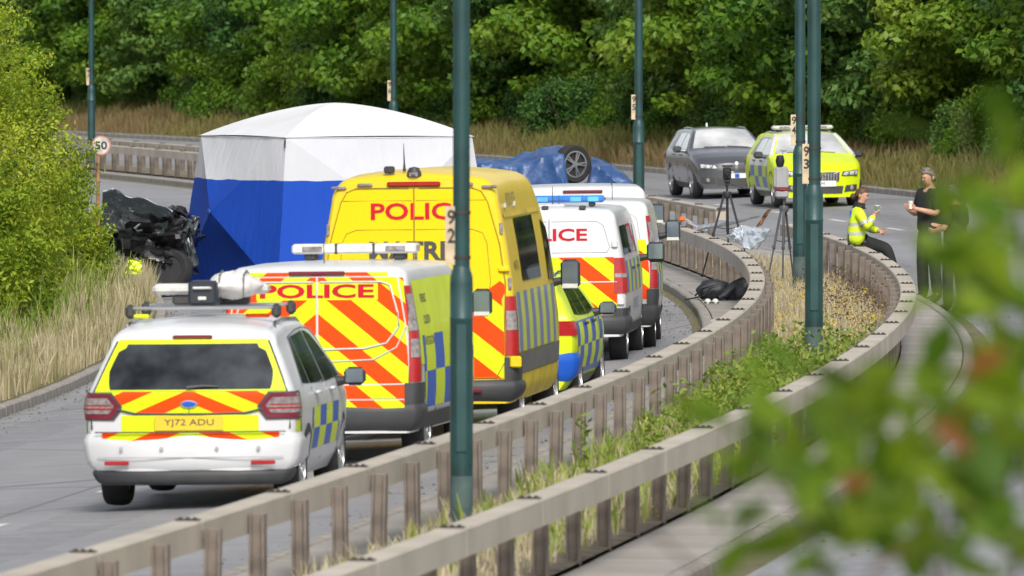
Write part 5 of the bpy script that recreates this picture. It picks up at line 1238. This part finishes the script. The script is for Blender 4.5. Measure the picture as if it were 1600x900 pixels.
b = MB(); b.lathe([(.001, .07), (.035, .07), (.045, 0)], 14, Matrix.Translation((0, -.035, .17)) @ Matrix.Rotation(math.pi / 2, 4, 'X')); b.build('lens', M_GLASS, c)
t, X0 = tripod('tall tripod carrying a laser scanner beside lamp post 94', 1225, 153.5, 1.18, .33, mat('tripod_grey', (.10, .105, .11), .45, .3, var=.15), (math.radians(215), math.radians(265), math.radians(60)))
c = thing('laser_scanner', 'pale grey laser scanner with red band on the right tripod', 'scanner', (X0 - .03, 153.5, .08 + 1.33))
M_SCN = mat('scanner_grey', (.42, .42, .43), .4, var=.06)
b = MB(); b.box((0, 0, .07), (.20, .20, .12), ch=.03); b.build('base', M_SCN, c)
b = MB(); b.lathe([(.11, .0), (.115, .006), (.115, .018), (.11, .024)], 20, Matrix.Translation((0, 0, .13))); b.build('red_band', mat('red_band', (.45, .02, .03), .4), c)
b = MB(); b.box((-.005, 0, .32), (.205, .19, .34), ch=.03); b.box((-.11, 0, .32), (.02, .14, .26), ch=.006); b.build('housing', M_SCN, c)
b = MB(); b.tube([(.0, 0, .49), (.0, 0, .64), (.02, 0, .72)], .010, 6); b.box((.02, 0, .73), (.10, .05, .03), ch=.01); b.build('carry_handle', M_SCN, c)
b = MB(); b.lathe([(.001, .09), (.05, .08), (.07, .0), (.05, -.08), (.001, -.09)], 14, Matrix.Translation((-.03, -.05, .57))); b.build('prism', M_TRI, c)
# ================================================================== DEBRIS, BAGS
M_SIL = mat('torn_silver_panel', (.62, .68, .74), .35, .15, .3, var=.12, scale=4, bump=.5, bscale=5)
def crumple(name, label, pts4, amp, m, seed, th=.02, n=16):
    """torn bodywork panel between four corner points"""
    A, B, C_, D_ = [Vector(p) for p in pts4]; nrm = (B - A).cross(D_ - A).normalized(); b = MB(); org = (A + B + C_ + D_) / 4
    def fn(u, v, k):
        q = (A * (1 - u) + B * u) * (1 - v) + (D_ * (1 - u) + C_ * u) * v
        w = noise.noise(Vector((u * 3 + seed, v * 3, seed))) + .5 * noise.noise(Vector((u * 7 + seed, v * 7, 1)))
        q = q + nrm * (w * amp - k * th) + (B - A) * (.06 * noise.noise(Vector((v * 5, seed, 2)))) - org; return tuple(q)
    b.sheet(fn, n, n, 1.0); o = b.build(name, m, None, 22, fix=True); o.location = org; return tag(o, label, 'debris')
def at(px, py, d): return Vector((PX(px, d), d, ZPX(py, d)))
crumple('torn_bodywork', 'crumpled silver bodywork panel standing between the tripods', (at(1160, 388, 158), at(1182, 388, 157.5), at(1204, 358, 157), at(1162, 352, 158.6)), .05, M_SIL, 3)
crumple('torn_bodywork', 'curled pale blue metal sheet left of the standing silver panel', (at(1136, 372, 159.5), at(1162, 384, 158.6), at(1160, 352, 159), at(1150, 356, 159.4)), .10, M_SIL, 8)
crumple('bent_trim', 'long bent silver trim strip lying across the barriers', (at(1086, 360, 166), at(1150, 349, 163), at(1187, 337, 161), at(1090, 352, 166)), .03, M_SIL, 14)
crumple('torn_bumper', 'white bumper strip hanging over the barrier beside the van mirror', (at(1062, 343, 172), at(1104, 363, 167), at(1106, 360, 167), at(1066, 337, 172)), .03, M_WHITE, 20)
b = MB(); b.box((0, 0, 0), (.10, .05, .08), ch=.02); o = b.build('indicator_lamp', mat('amber_lens', (.75, .16, .02), .3), None); o.location = at(1066, 342, 171); tag(o, 'broken orange indicator lamp lying on the barrier', 'debris')
crumple('splintered_wood', 'splintered brown wreckage poking up above the barrier', (at(1180, 356, 162), at(1190, 352, 162), at(1206, 326, 162), at(1198, 328, 162)), .06, mat('splinter_brown', (.22, .13, .07), .8, var=.4, scale=12), 30)
def rucksack():
    t = thing('rucksack', 'black rucksack lying on the paving against the barrier', 'bag', (PX(1118, 149.5), 149.5, .012)); m = mat('black_nylon', (.018, .02, .026), .6, var=.3, scale=8, bump=.6, bscale=12)
    b = MB()
    def f1(u, v):
        th = u * 2 * math.pi; ph = v * math.pi; n = 1 + .16 * noise.noise(Vector((math.cos(th) * 2, math.sin(th) * 2, v * 5))); s_ = math.sin(ph) ** .6
        return (.25 * n * s_ * math.cos(th) - .02, .22 * n * s_ * math.sin(th), max(0, .14 - .15 * n * math.cos(ph)))
    b.grid(f1, 30, 18); b.build('main_bag', m, t)
    for k in (-.1, .02): b = MB(); b.tube([(-.20 + k, -.18, .06), (-.1 + k, -.22, .18), (.08 + k, -.18, .22)], .014, 6); b.build('strap', m, t)
    b = MB(); b.tube([(-.22, -.12, .05), (-.36, -.2, .02), (-.45, -.3, .01)], .012, 6); b.build('loose_strap', m, t)
    t2 = thing('jacket', 'crumpled black jacket propped beside the rucksack', 'jacket', (PX(1150, 149.5), 149.5, .012))
    b = MB()
    def f2(u, v):
        th = u * 2 * math.pi; ph = v * math.pi; n = 1 + .25 * noise.noise(Vector((math.cos(th) * 2 + 4, math.sin(th) * 2, v * 4))); s_ = math.sin(ph) ** .7
        return (.20 * n * s_ * math.cos(th) + .05 * (v), .17 * n * s_ * math.sin(th), max(0, .13 - .17 * n * math.cos(ph) + .08 * s_ * math.cos(th)))
    b.grid(f2, 30, 18); b.build('cloth', m, t2)
    b = MB(); b.tube([(-.05, -.15, .2), (-.16, -.22, .08), (-.25, -.22, .03)], [.07, .055, .04], 8); b.build('sleeve', m, t2)
    for px_ in (1106, 1118):
        b = MB(); b.lathe([(.001, 0), (.045, 0), (.05, .03), (.03, .065), (.001, .07)], 14); b.box((0, 0, .01), (.11, .09, .02), 1, ch=.006); o = b.build('evidence_marker', [M_WLENS, M_TRI], None); o.location = (PX(px_, 147.5), 147.5, .014)
        tag(o, 'small white object on the paving beside the rucksack, %s one' % ('left' if px_ < 1110 else 'right'), 'marker', 'small objects by the rucksack')
    b = MB(); b.box((0, 0, .03), (.16, .3, .05), ch=.012); b.box((.05, .02, .062), (.05, .05, .015), 0, ch=.004); o = b.build('clipboard_case', M_WLENS, None); o.location = (PX(1128, 138.0), 138.0, .012); o.rotation_euler = (0, 0, .7); tag(o, 'flat white case lying on the paving near the kerb', 'case')
rucksack()
# ================================================================== PEOPLE
M_SKIN = mat('skin', (.52, .28, .19), .55, var=.08, scale=14)
def body_mat():   # bare skin above the waist line, dark hose under the trousers
    m, nt, p = nt_new('skin_and_hose'); vec, xyz = OBJC(nt)
    c = RAMP(nt, NOISE(nt, vec, 14, 4), [(.25, (.43, .23, .155)), (.75, (.60, .33, .22))])
    L(nt, MIX(nt, MATH(nt, 'LESS_THAN', xyz[2], .89), c, (.013, .013, .014)), p.inputs['Base Color']); p.inputs['Roughness'].default_value = .55; return m
M_BODY = body_mat()
def skinned(name, pts, edges, m, parent, sub=2, root=0):
    """one continuous surface grown round a skeleton: pts are (position, radius or (rx, ry))"""
    me = bpy.data.meshes.new(name); me.from_pydata([p for p, r in pts], edges, [])
    bm = bmesh.new(); bm.from_mesh(me); lay = bm.verts.layers.skin.verify(); bm.verts.ensure_lookup_table()
    for v, (p, r) in zip(bm.verts, pts):
        v[lay].radius = r if isinstance(r, tuple) else (r, r); v[lay].use_root = (v.index == root)
    bm.to_mesh(me); bm.free(); me.materials.append(m)
    o = obj(name, me, parent); s_ = o.modifiers.new('skin', 'SKIN'); s_.use_smooth_shade = True; s_.branch_smoothing = .3
    u = o.modifiers.new('sub', 'SUBSURF'); u.levels = sub; u.render_levels = sub
    return o
def person(label, loc, rz, scale, J, hair, top_m, leg_m, boots, sleeve, long_hair=False, vest=None, bulk=1.34):
    """J: joint positions in a frame where the person faces +Y; left side is -X"""
    t = thing('person', label, 'person', loc, rz); t.scale = (scale,) * 3
    V = lambda k: Vector(J[k]); pel, wai, che, nek, hd = V('pelvis'), V('waist'), V('chest'), V('neck'), V('head'); f = Vector(J.get('face', (0, 1, 0))).normalized()
    up = (hd - nek).normalized()
    pts = [(pel, (.07, .06)), (wai, (.105, .08)), (che, (.13, .09)), (nek, .055), (nek + up * .07 + f * .01, .055), (hd - up * .055 + f * .02, (.066, .074)), (hd, (.078, .092)), (hd + up * .075 - f * .005, (.07, .085)), (hd + up * .115 - f * .01, .04),
           (hd - up * .005 + f * .094, .010), (hd - up * .03 + f * .104, .011)]
    ed = [(0, 1), (1, 2), (2, 3), (3, 4), (4, 5), (5, 6), (6, 7), (7, 8), (6, 9), (9, 10)]
    for s_, sg in (('l', -1), ('r', 1)):
        n = len(pts); sh, el, wr, hp, kn, an, toe = [V(k + s_) for k in ('sh', 'el', 'wr', 'hip', 'kn', 'an', 'toe')]
        h = (wr - el).normalized(); g = Vector(J.get('palm' + s_, (0, 1, 0))).normalized()   # fingers curl towards g
        pts += [(sh, .062), (sh.lerp(el, .5), .05), (el, .042), (el.lerp(wr, .4), .041), (wr, .028), (wr + h * .06, (.036, .022))]
        ed += [(2, n), (n, n + 1), (n + 1, n + 2), (n + 2, n + 3), (n + 3, n + 4), (n + 4, n + 5)]
        pal = n + 5; sd = h.cross(g).normalized()
        for q, (o_, ln) in enumerate(((-.032, .062), (-.011, .074), (.011, .07), (.032, .055))):   # four fingers, bent at the knuckle
            k = len(pts); a = wr + h * .085 + sd * o_
            pts += [(a, .010), (a + h * ln * .55 + g * .012, .009), (a + h * ln * .75 + g * ln * .6, .008)]; ed += [(pal, k), (k, k + 1), (k + 1, k + 2)]
        k = len(pts); a = wr + h * .03 - sd * .036; pts += [(a, .012), (a + h * .03 - sd * .02 + g * .02, .010), (a + h * .055 - sd * .015 + g * .045, .009)]; ed += [(pal, k), (k, k + 1), (k + 1, k + 2)]
        k = len(pts); pts += [(hp, .042), (hp.lerp(kn, .5), .048), (kn, .046), (kn.lerp(an, .35), .046), (an, .036), (toe, .03)]
        ed += [(0, k), (k, k + 1), (k + 1, k + 2), (k + 2, k + 3), (k + 3, k + 4), (k + 4, k + 5)]
        an2 = an + (an - kn).normalized() * .0
        skinned('boot', [(kn.lerp(an, .6), .072), (an, .070), (an.lerp(toe, .4) - Vector((0, 0, .02)), (.068, .058)), (toe + (toe - an) * .25, (.058, .046))], [(0, 1), (1, 2), (2, 3)], boots, t)
    body = skinned('body', pts, ed, M_BODY, t)
    # clothing: shells a little larger than the body
    dn = (pel - wai).normalized(); K = bulk
    cl = [(pel + dn * .10, (.165 * K, .125 * K)), (pel.lerp(wai, .5), (.155 * K, .118 * K)), (wai, (.15 * K, .115 * K)), (che, (.178 * K, .128 * K)), (che.lerp(nek, .85), (.11, .10))]; ce = [(0, 1), (1, 2), (2, 3), (3, 4)]
    if sleeve > 1: b = MB(); b.tube([che.lerp(nek, .72), nek, nek + up * .05], [.115, .088, .078], 14, caps=False); b.build('collar', M_SHIRT, t, 60)
    for s_ in 'lr':
        sh, el, wr = V('sh' + s_), V('el' + s_), V('wr' + s_); k = len(cl)
        if sleeve > 1: cl += [(sh, .086), (sh.lerp(el, .55), .077), (el, .07), (el.lerp(wr, .55), .062), (el.lerp(wr, 1.0), .052)]; ce += [(3, k), (k, k + 1), (k + 1, k + 2), (k + 2, k + 3), (k + 3, k + 4)]
        else: cl += [(sh, .088), (sh.lerp(el, .45), .078), (sh.lerp(el, .92), .076)]; ce += [(3, k), (k, k + 1), (k + 1, k + 2)]
    skinned('jacket' if sleeve > 1 else 'shirt', cl, ce, top_m, t)
    lp = [(pel.lerp(wai, .7), (.15 * K, .12 * K)), (pel, (.125, .125))]; le = [(0, 1)]
    for s_ in 'lr':
        hp, kn, an = V('hip' + s_), V('kn' + s_), V('an' + s_); k = len(lp)
        lp += [(hp, .118), (hp.lerp(kn, .5), .098), (kn, .082), (kn.lerp(an, .4), .08), (kn.lerp(an, 1.0), .078)]; le += [(1, k), (k, k + 1), (k + 1, k + 2), (k + 2, k + 3), (k + 3, k + 4)]
    skinned('trousers', lp, le, leg_m, t)
    # hair cap
    sd = f.cross(up).normalized(); b = MB()
    def cap(u, v):
        th = u * 2 * math.pi; fr = math.cos(th); lim = math.radians(66 if fr > .5 else 66 + (.5 - fr) / 1.5 * 64); ph = v * lim
        n = 1 + .05 * noise.noise(Vector((u * 18, v * 6, 3)))
        q = hd + up * .022 - f * .010 + (f * .104 * math.sin(ph) * fr + sd * .087 * math.sin(ph) * math.sin(th) + up * .122 * math.cos(ph)) * n
        return tuple(q)
    b.grid(cap, 28, 12)
    if long_hair:
        c_ = hd - up * .02 - f * .125
        b.grid(lambda u, v: tuple(c_ + Vector((math.cos(u * 6.283) * math.sin(v * 3.1416), math.sin(u * 6.283) * math.sin(v * 3.1416), math.cos(v * 3.1416))) * .05 * (1 + .12 * noise.noise(Vector((u * 8, v * 8, 1))))), 14, 8)
    b.build('hair', hair, t, 70)
    sd = f.cross(up).normalized()
    for sg in (-1, 1):
        c = hd + up * .012 + f * .088 + sd * sg * .032; b = MB(); b.lathe([(.001, .010), (.008, .006), (.010, 0), (.008, -.006), (.001, -.010)], 8, Matrix.Translation(c)); b.build('eye', mat('eye_dark', (.05, .04, .035), .3, var=0), t)
        c = hd - up * .005 + sd * sg * .083 - f * .01; b = MB(); b.lathe([(.001, .034), (.016, .02), (.02, 0), (.013, -.02), (.001, -.03)], 8, Matrix.Translation(c)); b.build('ear', M_SKIN, t)
    c = hd - up * .062 + f * .094; b = MB(); b.tube([c - sd * .024, c + f * .004, c + sd * .024], [.004, .007, .004], 6); b.build('mouth', mat('lips', (.35, .13, .11), .5, var=0), t)
    return t
M_SHIRT = mat('black_shirt', (.012, .012, .014), .8, var=.3, scale=9, bump=.4, bscale=14); M_TROU = mat('black_trousers', (.014, .015, .016), .85, var=.3, scale=7, bump=.4, bscale=10)
M_GRNSH = mat('dark_green_uniform', (.014, .020, .017), .85, var=.3, scale=8, bump=.4, bscale=12)
M_BOOT = mat('boot_leather', (.012, .012, .013), .4, var=.2); M_HAIRB = mat('brown_hair', (.085, .04, .022), .6, var=.3, scale=30); M_HAIRG = mat('greying_hair', (.15, .125, .11), .6, var=.3, scale=30)
STAND = dict(pelvis=(0, 0, .97), waist=(0, .01, 1.14), chest=(0, 0, 1.36), neck=(0, -.01, 1.50), head=(0, .025, 1.615),
             shl=(-.19, 0, 1.43), ell=(-.25, .06, 1.16), wrl=(-.10, .27, 1.22), palml=(.6, .5, .3), shr=(.19, 0, 1.43), elr=(.27, .02, 1.15), wrr=(.08, .24, 1.18), palmr=(-.6, .5, .3),
             hipl=(-.10, 0, .93), knl=(-.15, .03, .52), anl=(-.18, 0, .10), toel=(-.21, .17, .04), hipr=(.10, 0, .93), knr=(.14, .02, .52), anr=(.17, -.02, .10), toer=(.22, .14, .04))
A = dict(STAND); A['face'] = (-.15, 1, -.06)
lm = P(148.0, OFF(PX(1453, 148), 148), .014)
def on_right(px, d):
    X = PX(px, d); o = OFF(X, d); return (X, d, .014 if o < 2.65 else z_right(o) + .004)
person('officer in black short sleeves standing with a paper cup, facing left', on_right(1453, 152.0), math.radians(122), 1.15, A, M_HAIRG, M_SHIRT, M_TROU, M_BOOT, 1)
B_ = dict(STAND); B_['ell'] = (-.24, .02, 1.16); B_['wrl'] = (-.14, .24, 1.12)
person('person in dark green standing with back turned, mostly hidden by foreground leaves', on_right(1493, 147.0), math.radians(55), 1.05, B_, M_HAIRG, M_GRNSH, M_GRNSH, M_BOOT, 1)
# seated officer in a high-visibility jacket
m, nt, p = nt_new('high_visibility_jacket'); vec, xyz = OBJC(nt)
bands = None
for z0_, z1_ in ((.86, .915), (1.00, 1.055)):
    q = MATH(nt, 'MULTIPLY', MATH(nt, 'GREATER_THAN', xyz[2], z0_), MATH(nt, 'LESS_THAN', xyz[2], z1_)); bands = q if bands is None else MATH(nt, 'ADD', bands, q)
yk = MATH(nt, 'LESS_THAN', xyz[1], .10); bands = MATH(nt, 'MULTIPLY', bands, yk)
c = MIX(nt, bands, (.60, .78, .02), (.42, .43, .42)); c = MIX(nt, MATH(nt, 'MULTIPLY', NOISE(nt, vec, 8, 4), .2), c, (.3, .38, .02))
L(nt, c, p.inputs['Base Color']); p.inputs['Roughness'].default_value = .7
bu = nt.nodes.new('ShaderNodeBump'); bu.inputs['Strength'].default_value = .6; bu.inputs['Distance'].default_value = .03; L(nt, NOISE(nt, vec, 9, 4), bu.inputs['Height']); L(nt, bu.outputs[0], p.inputs['Normal']); M_HIVIS = m
SEAT = dict(pelvis=(0, 0, .80), waist=(0, .0, .96), chest=(0, .035, 1.16), neck=(0, .05, 1.31), head=(0, .085, 1.455), face=(.25, 1, -.08),
            shl=(-.17, .04, 1.23), ell=(-.22, .14, .99), wrl=(-.06, .33, .93), palml=(.7, .3, .2), shr=(.17, .04, 1.23), elr=(.25, .16, .98), wrr=(.15, .27, 1.17), palmr=(-.4, .8, .2),
            hipl=(-.09, .03, .79), knl=(-.10, .44, .74), anl=(-.09, .60, .30), toel=(-.09, .77, .23), hipr=(.09, .03, .79), knr=(.10, .46, .66), anr=(.12, .66, .10), toer=(.13, .83, .05))
SEAT['anl'] = (-.09, .64, .10); SEAT['toel'] = (-.09, .81, .05); SEAT['knl'] = (-.1, .47, .68)
sd_ = 153.5; sx = P(sd_, 1.76, 0)
t = person('seated officer in bright yellow high-visibility jacket holding a green cup on the barrier', (sx.x + .02, sd_, -.0), math.radians(-92), 1.0, SEAT, M_HAIRB, M_HIVIS, M_TROU, M_BOOT, 2, True)
Mj = mat('reflective_silver', (.42, .43, .42), .35, .2, var=.05)
for s_ in 'lr':
    el, wr, sh = Vector(SEAT['el' + s_]), Vector(SEAT['wr' + s_]), Vector(SEAT['sh' + s_])
    b = MB(); b.tube([el.lerp(wr, .42), el.lerp(wr, .62)], .064, 12, caps=False); b.tube([sh.lerp(el, .62), sh.lerp(el, .8)], .076, 12, caps=False); b.build('sleeve_band', Mj, t)
lettering('back_patch', 'POLICE', .24, .06, lambda u, v: (u, -.098, 1.19 + v), mat('patch_white', (.6, .6, .6), .5, var=0), t, .02)
b = MB(); b.box((0, -.085, 1.19), (.28, .02, .10), ch=.004); b.build('back_patch_field', M_BVIN, t)
b = MB(); b.box((.10, -.105, .80), (.07, .045, .17), ch=.012); b.build('radio_holster', M_BLACK, t)
def cup(label, loc, m, h=.11):
    t = thing('drinks_cup', label, 'cup', loc); b = MB(); b.lathe([(.001, 0), (.028, 0), (.038, h), (.034, h), (.026, .006), (.001, .006)], 18); b.build('cup_body', m, t)
    b = MB(); b.lathe([(.001, h + .012), (.030, h + .012), (.040, h + .002), (.040, h - .006)], 18); b.build('lid', M_WLENS, t)
def world_of(loc, rz, sc, p): q = Matrix.Rotation(rz, 3, 'Z') @ (Vector(p) * sc); return Vector(loc) + q
w_ = world_of(on_right(1453, 152.0), math.radians(122), 1.15, (-.055, .335, 1.22)); cup('white paper cup in the hand of the officer in black', w_, mat('paper_cup', (.72, .70, .66), .6, var=.04))
w_ = world_of((sx.x + .02, sd_, 0), math.radians(-92), 1.0, (.13, .315, 1.20)); cup('green paper cup in the hand of the seated officer', w_, mat('green_cup', (.16, .25, .17), .6, var=.06))

# ================================================================== FOREGROUND SHRUB (out of focus, close to the camera)
def near_shrub():
    g = random.Random(77); d0 = 19.0
    gx, gz = .85, ZO(OFF(.85, d0)); t = thing('foreground_shrub', 'blurred leafy shrub with some orange leaves close to the camera on the right', 'shrub', (gx, d0, gz))
    org = Vector(t.location)
    b = MB(); n = 6; pr = []
    lv = [(0, 0), (.22, .20), (.5, .26), (.78, .17), (1, 0)]
    vs = []; fs = []
    for yv, w in lv: vs += [(-w, yv, .05 * math.sin(yv * 3) + .03), (0, yv, .05 * math.sin(yv * 3)), (w, yv, .05 * math.sin(yv * 3) + .03)]
    for i in range(4): a = i * 3; fs += [(a, a + 1, a + 4, a + 3), (a + 1, a + 2, a + 5, a + 4)]
    meshes = []
    def lm(name, lo, hi):
        m, nt, p = nt_new(name); vec, _ = OBJC(nt); oi = N(nt, 'ShaderNodeObjectInfo'); c = RAMP(nt, oi.outputs['Random'], [(0, lo), (1, hi)]); L(nt, c, p.inputs['Base Color']); p.inputs['Roughness'].default_value = .45
        tr = nt.nodes.new('ShaderNodeBsdfTranslucent'); L(nt, c, tr.inputs[0]); mx = nt.nodes.new('ShaderNodeMixShader'); mx.inputs[0].default_value = .55; L(nt, p.outputs[0], mx.inputs[1]); L(nt, tr.outputs[0], mx.inputs[2]); L(nt, mx.outputs[0], nt.nodes['Material Output'].inputs[0]); return m
    mg, mo = lm('near_leaf_green', (.08, .175, .008), (.25, .37, .014)), lm('near_leaf_orange', (.30, .13, .03), (.46, .17, .05))
    for mm in (mg, mo):
        b = MB(); b.add(vs, fs); meshes.append(b.mesh('leaf', mm, 60))
    stems = [((1600, 1000), (1560, 620), (1500, 170)), ((1640, 900), (1560, 500), (1380, 330)), ((1500, 1050), (1420, 760), (1280, 560)), ((1350, 1050), (1260, 820), (1120, 640)), ((1640, 700), (1600, 400), (1560, 140)), ((1200, 1100), (1100, 900), (960, 780)), ((1460, 1000), (1500, 700), (1420, 480)), ((1640, 1000), (1640, 600), (1600, 250))]
    sb = []
    for st in stems:
        b = MB(); dd = [d0 + g.uniform(-.5, .5) for _ in st]
        pts = [Vector((PX(x, d), d, ZPX(y, d))) - org for (x, y), d in zip(st, dd)]
        base = Vector((g.uniform(-.15, .15), g.uniform(-.1, .1), 0)); pts = [base, base.lerp(pts[0], .6)] + pts
        b.tube(pts, [.012, .010, .007, .005, .002], 6); b.build('stem', M_BARK, t); sb.append(pts)
    zones = [  # x, y, spread x, spread y, leaves, share of orange
        (1570, 640, 50, 70, 30, .05), (1500, 730, 90, 45, 28, .12), (1340, 720, 80, 45, 22, .08), (1210, 725, 60, 35, 15, .05), (1585, 470, 30, 70, 20, .04), (1545, 350, 40, 80, 16, 0), (1575, 230, 30, 50, 8, 0),
        (1440, 650, 60, 30, 10, .14), (1140, 690, 50, 35, 7, 0), (1230, 600, 40, 25, 4, 0), (1500, 850, 130, 45, 26, .08), (1250, 850, 130, 45, 20, .05), (1330, 620, 50, 25, 6, 0), (1500, 450, 30, 60, 8, 0), (1500, 330, 25, 60, 6, 0), (1350, 340, 6, 20, 1, 0), (1410, 390, 10, 10, 1, 0), (1490, 230, 12, 15, 1, 0)]
    for zx, zy, sx_, sy_, cnt, po in zones:
        for k in range(int(cnt * 1.35)):
            d = d0 + g.gauss(0, 1.0); x, y = g.gauss(zx, sx_ * .8), g.gauss(zy, sy_ * .8); s_ = g.uniform(.085, .145)
            if (y < 470 and x < 1478) or x < 1085: continue   # the officers and the barrier stay clear of leaves
            o = obj('leaf', meshes[1 if g.random() < po * .35 else 0], t); o.location = Vector((PX(x, d), d, ZPX(y, d))) - org
            o.rotation_euler = (g.uniform(-1.1, 1.3), g.uniform(-.9, .9), g.uniform(0, 6.28)); o.scale = (s_,) * 3
near_shrub()
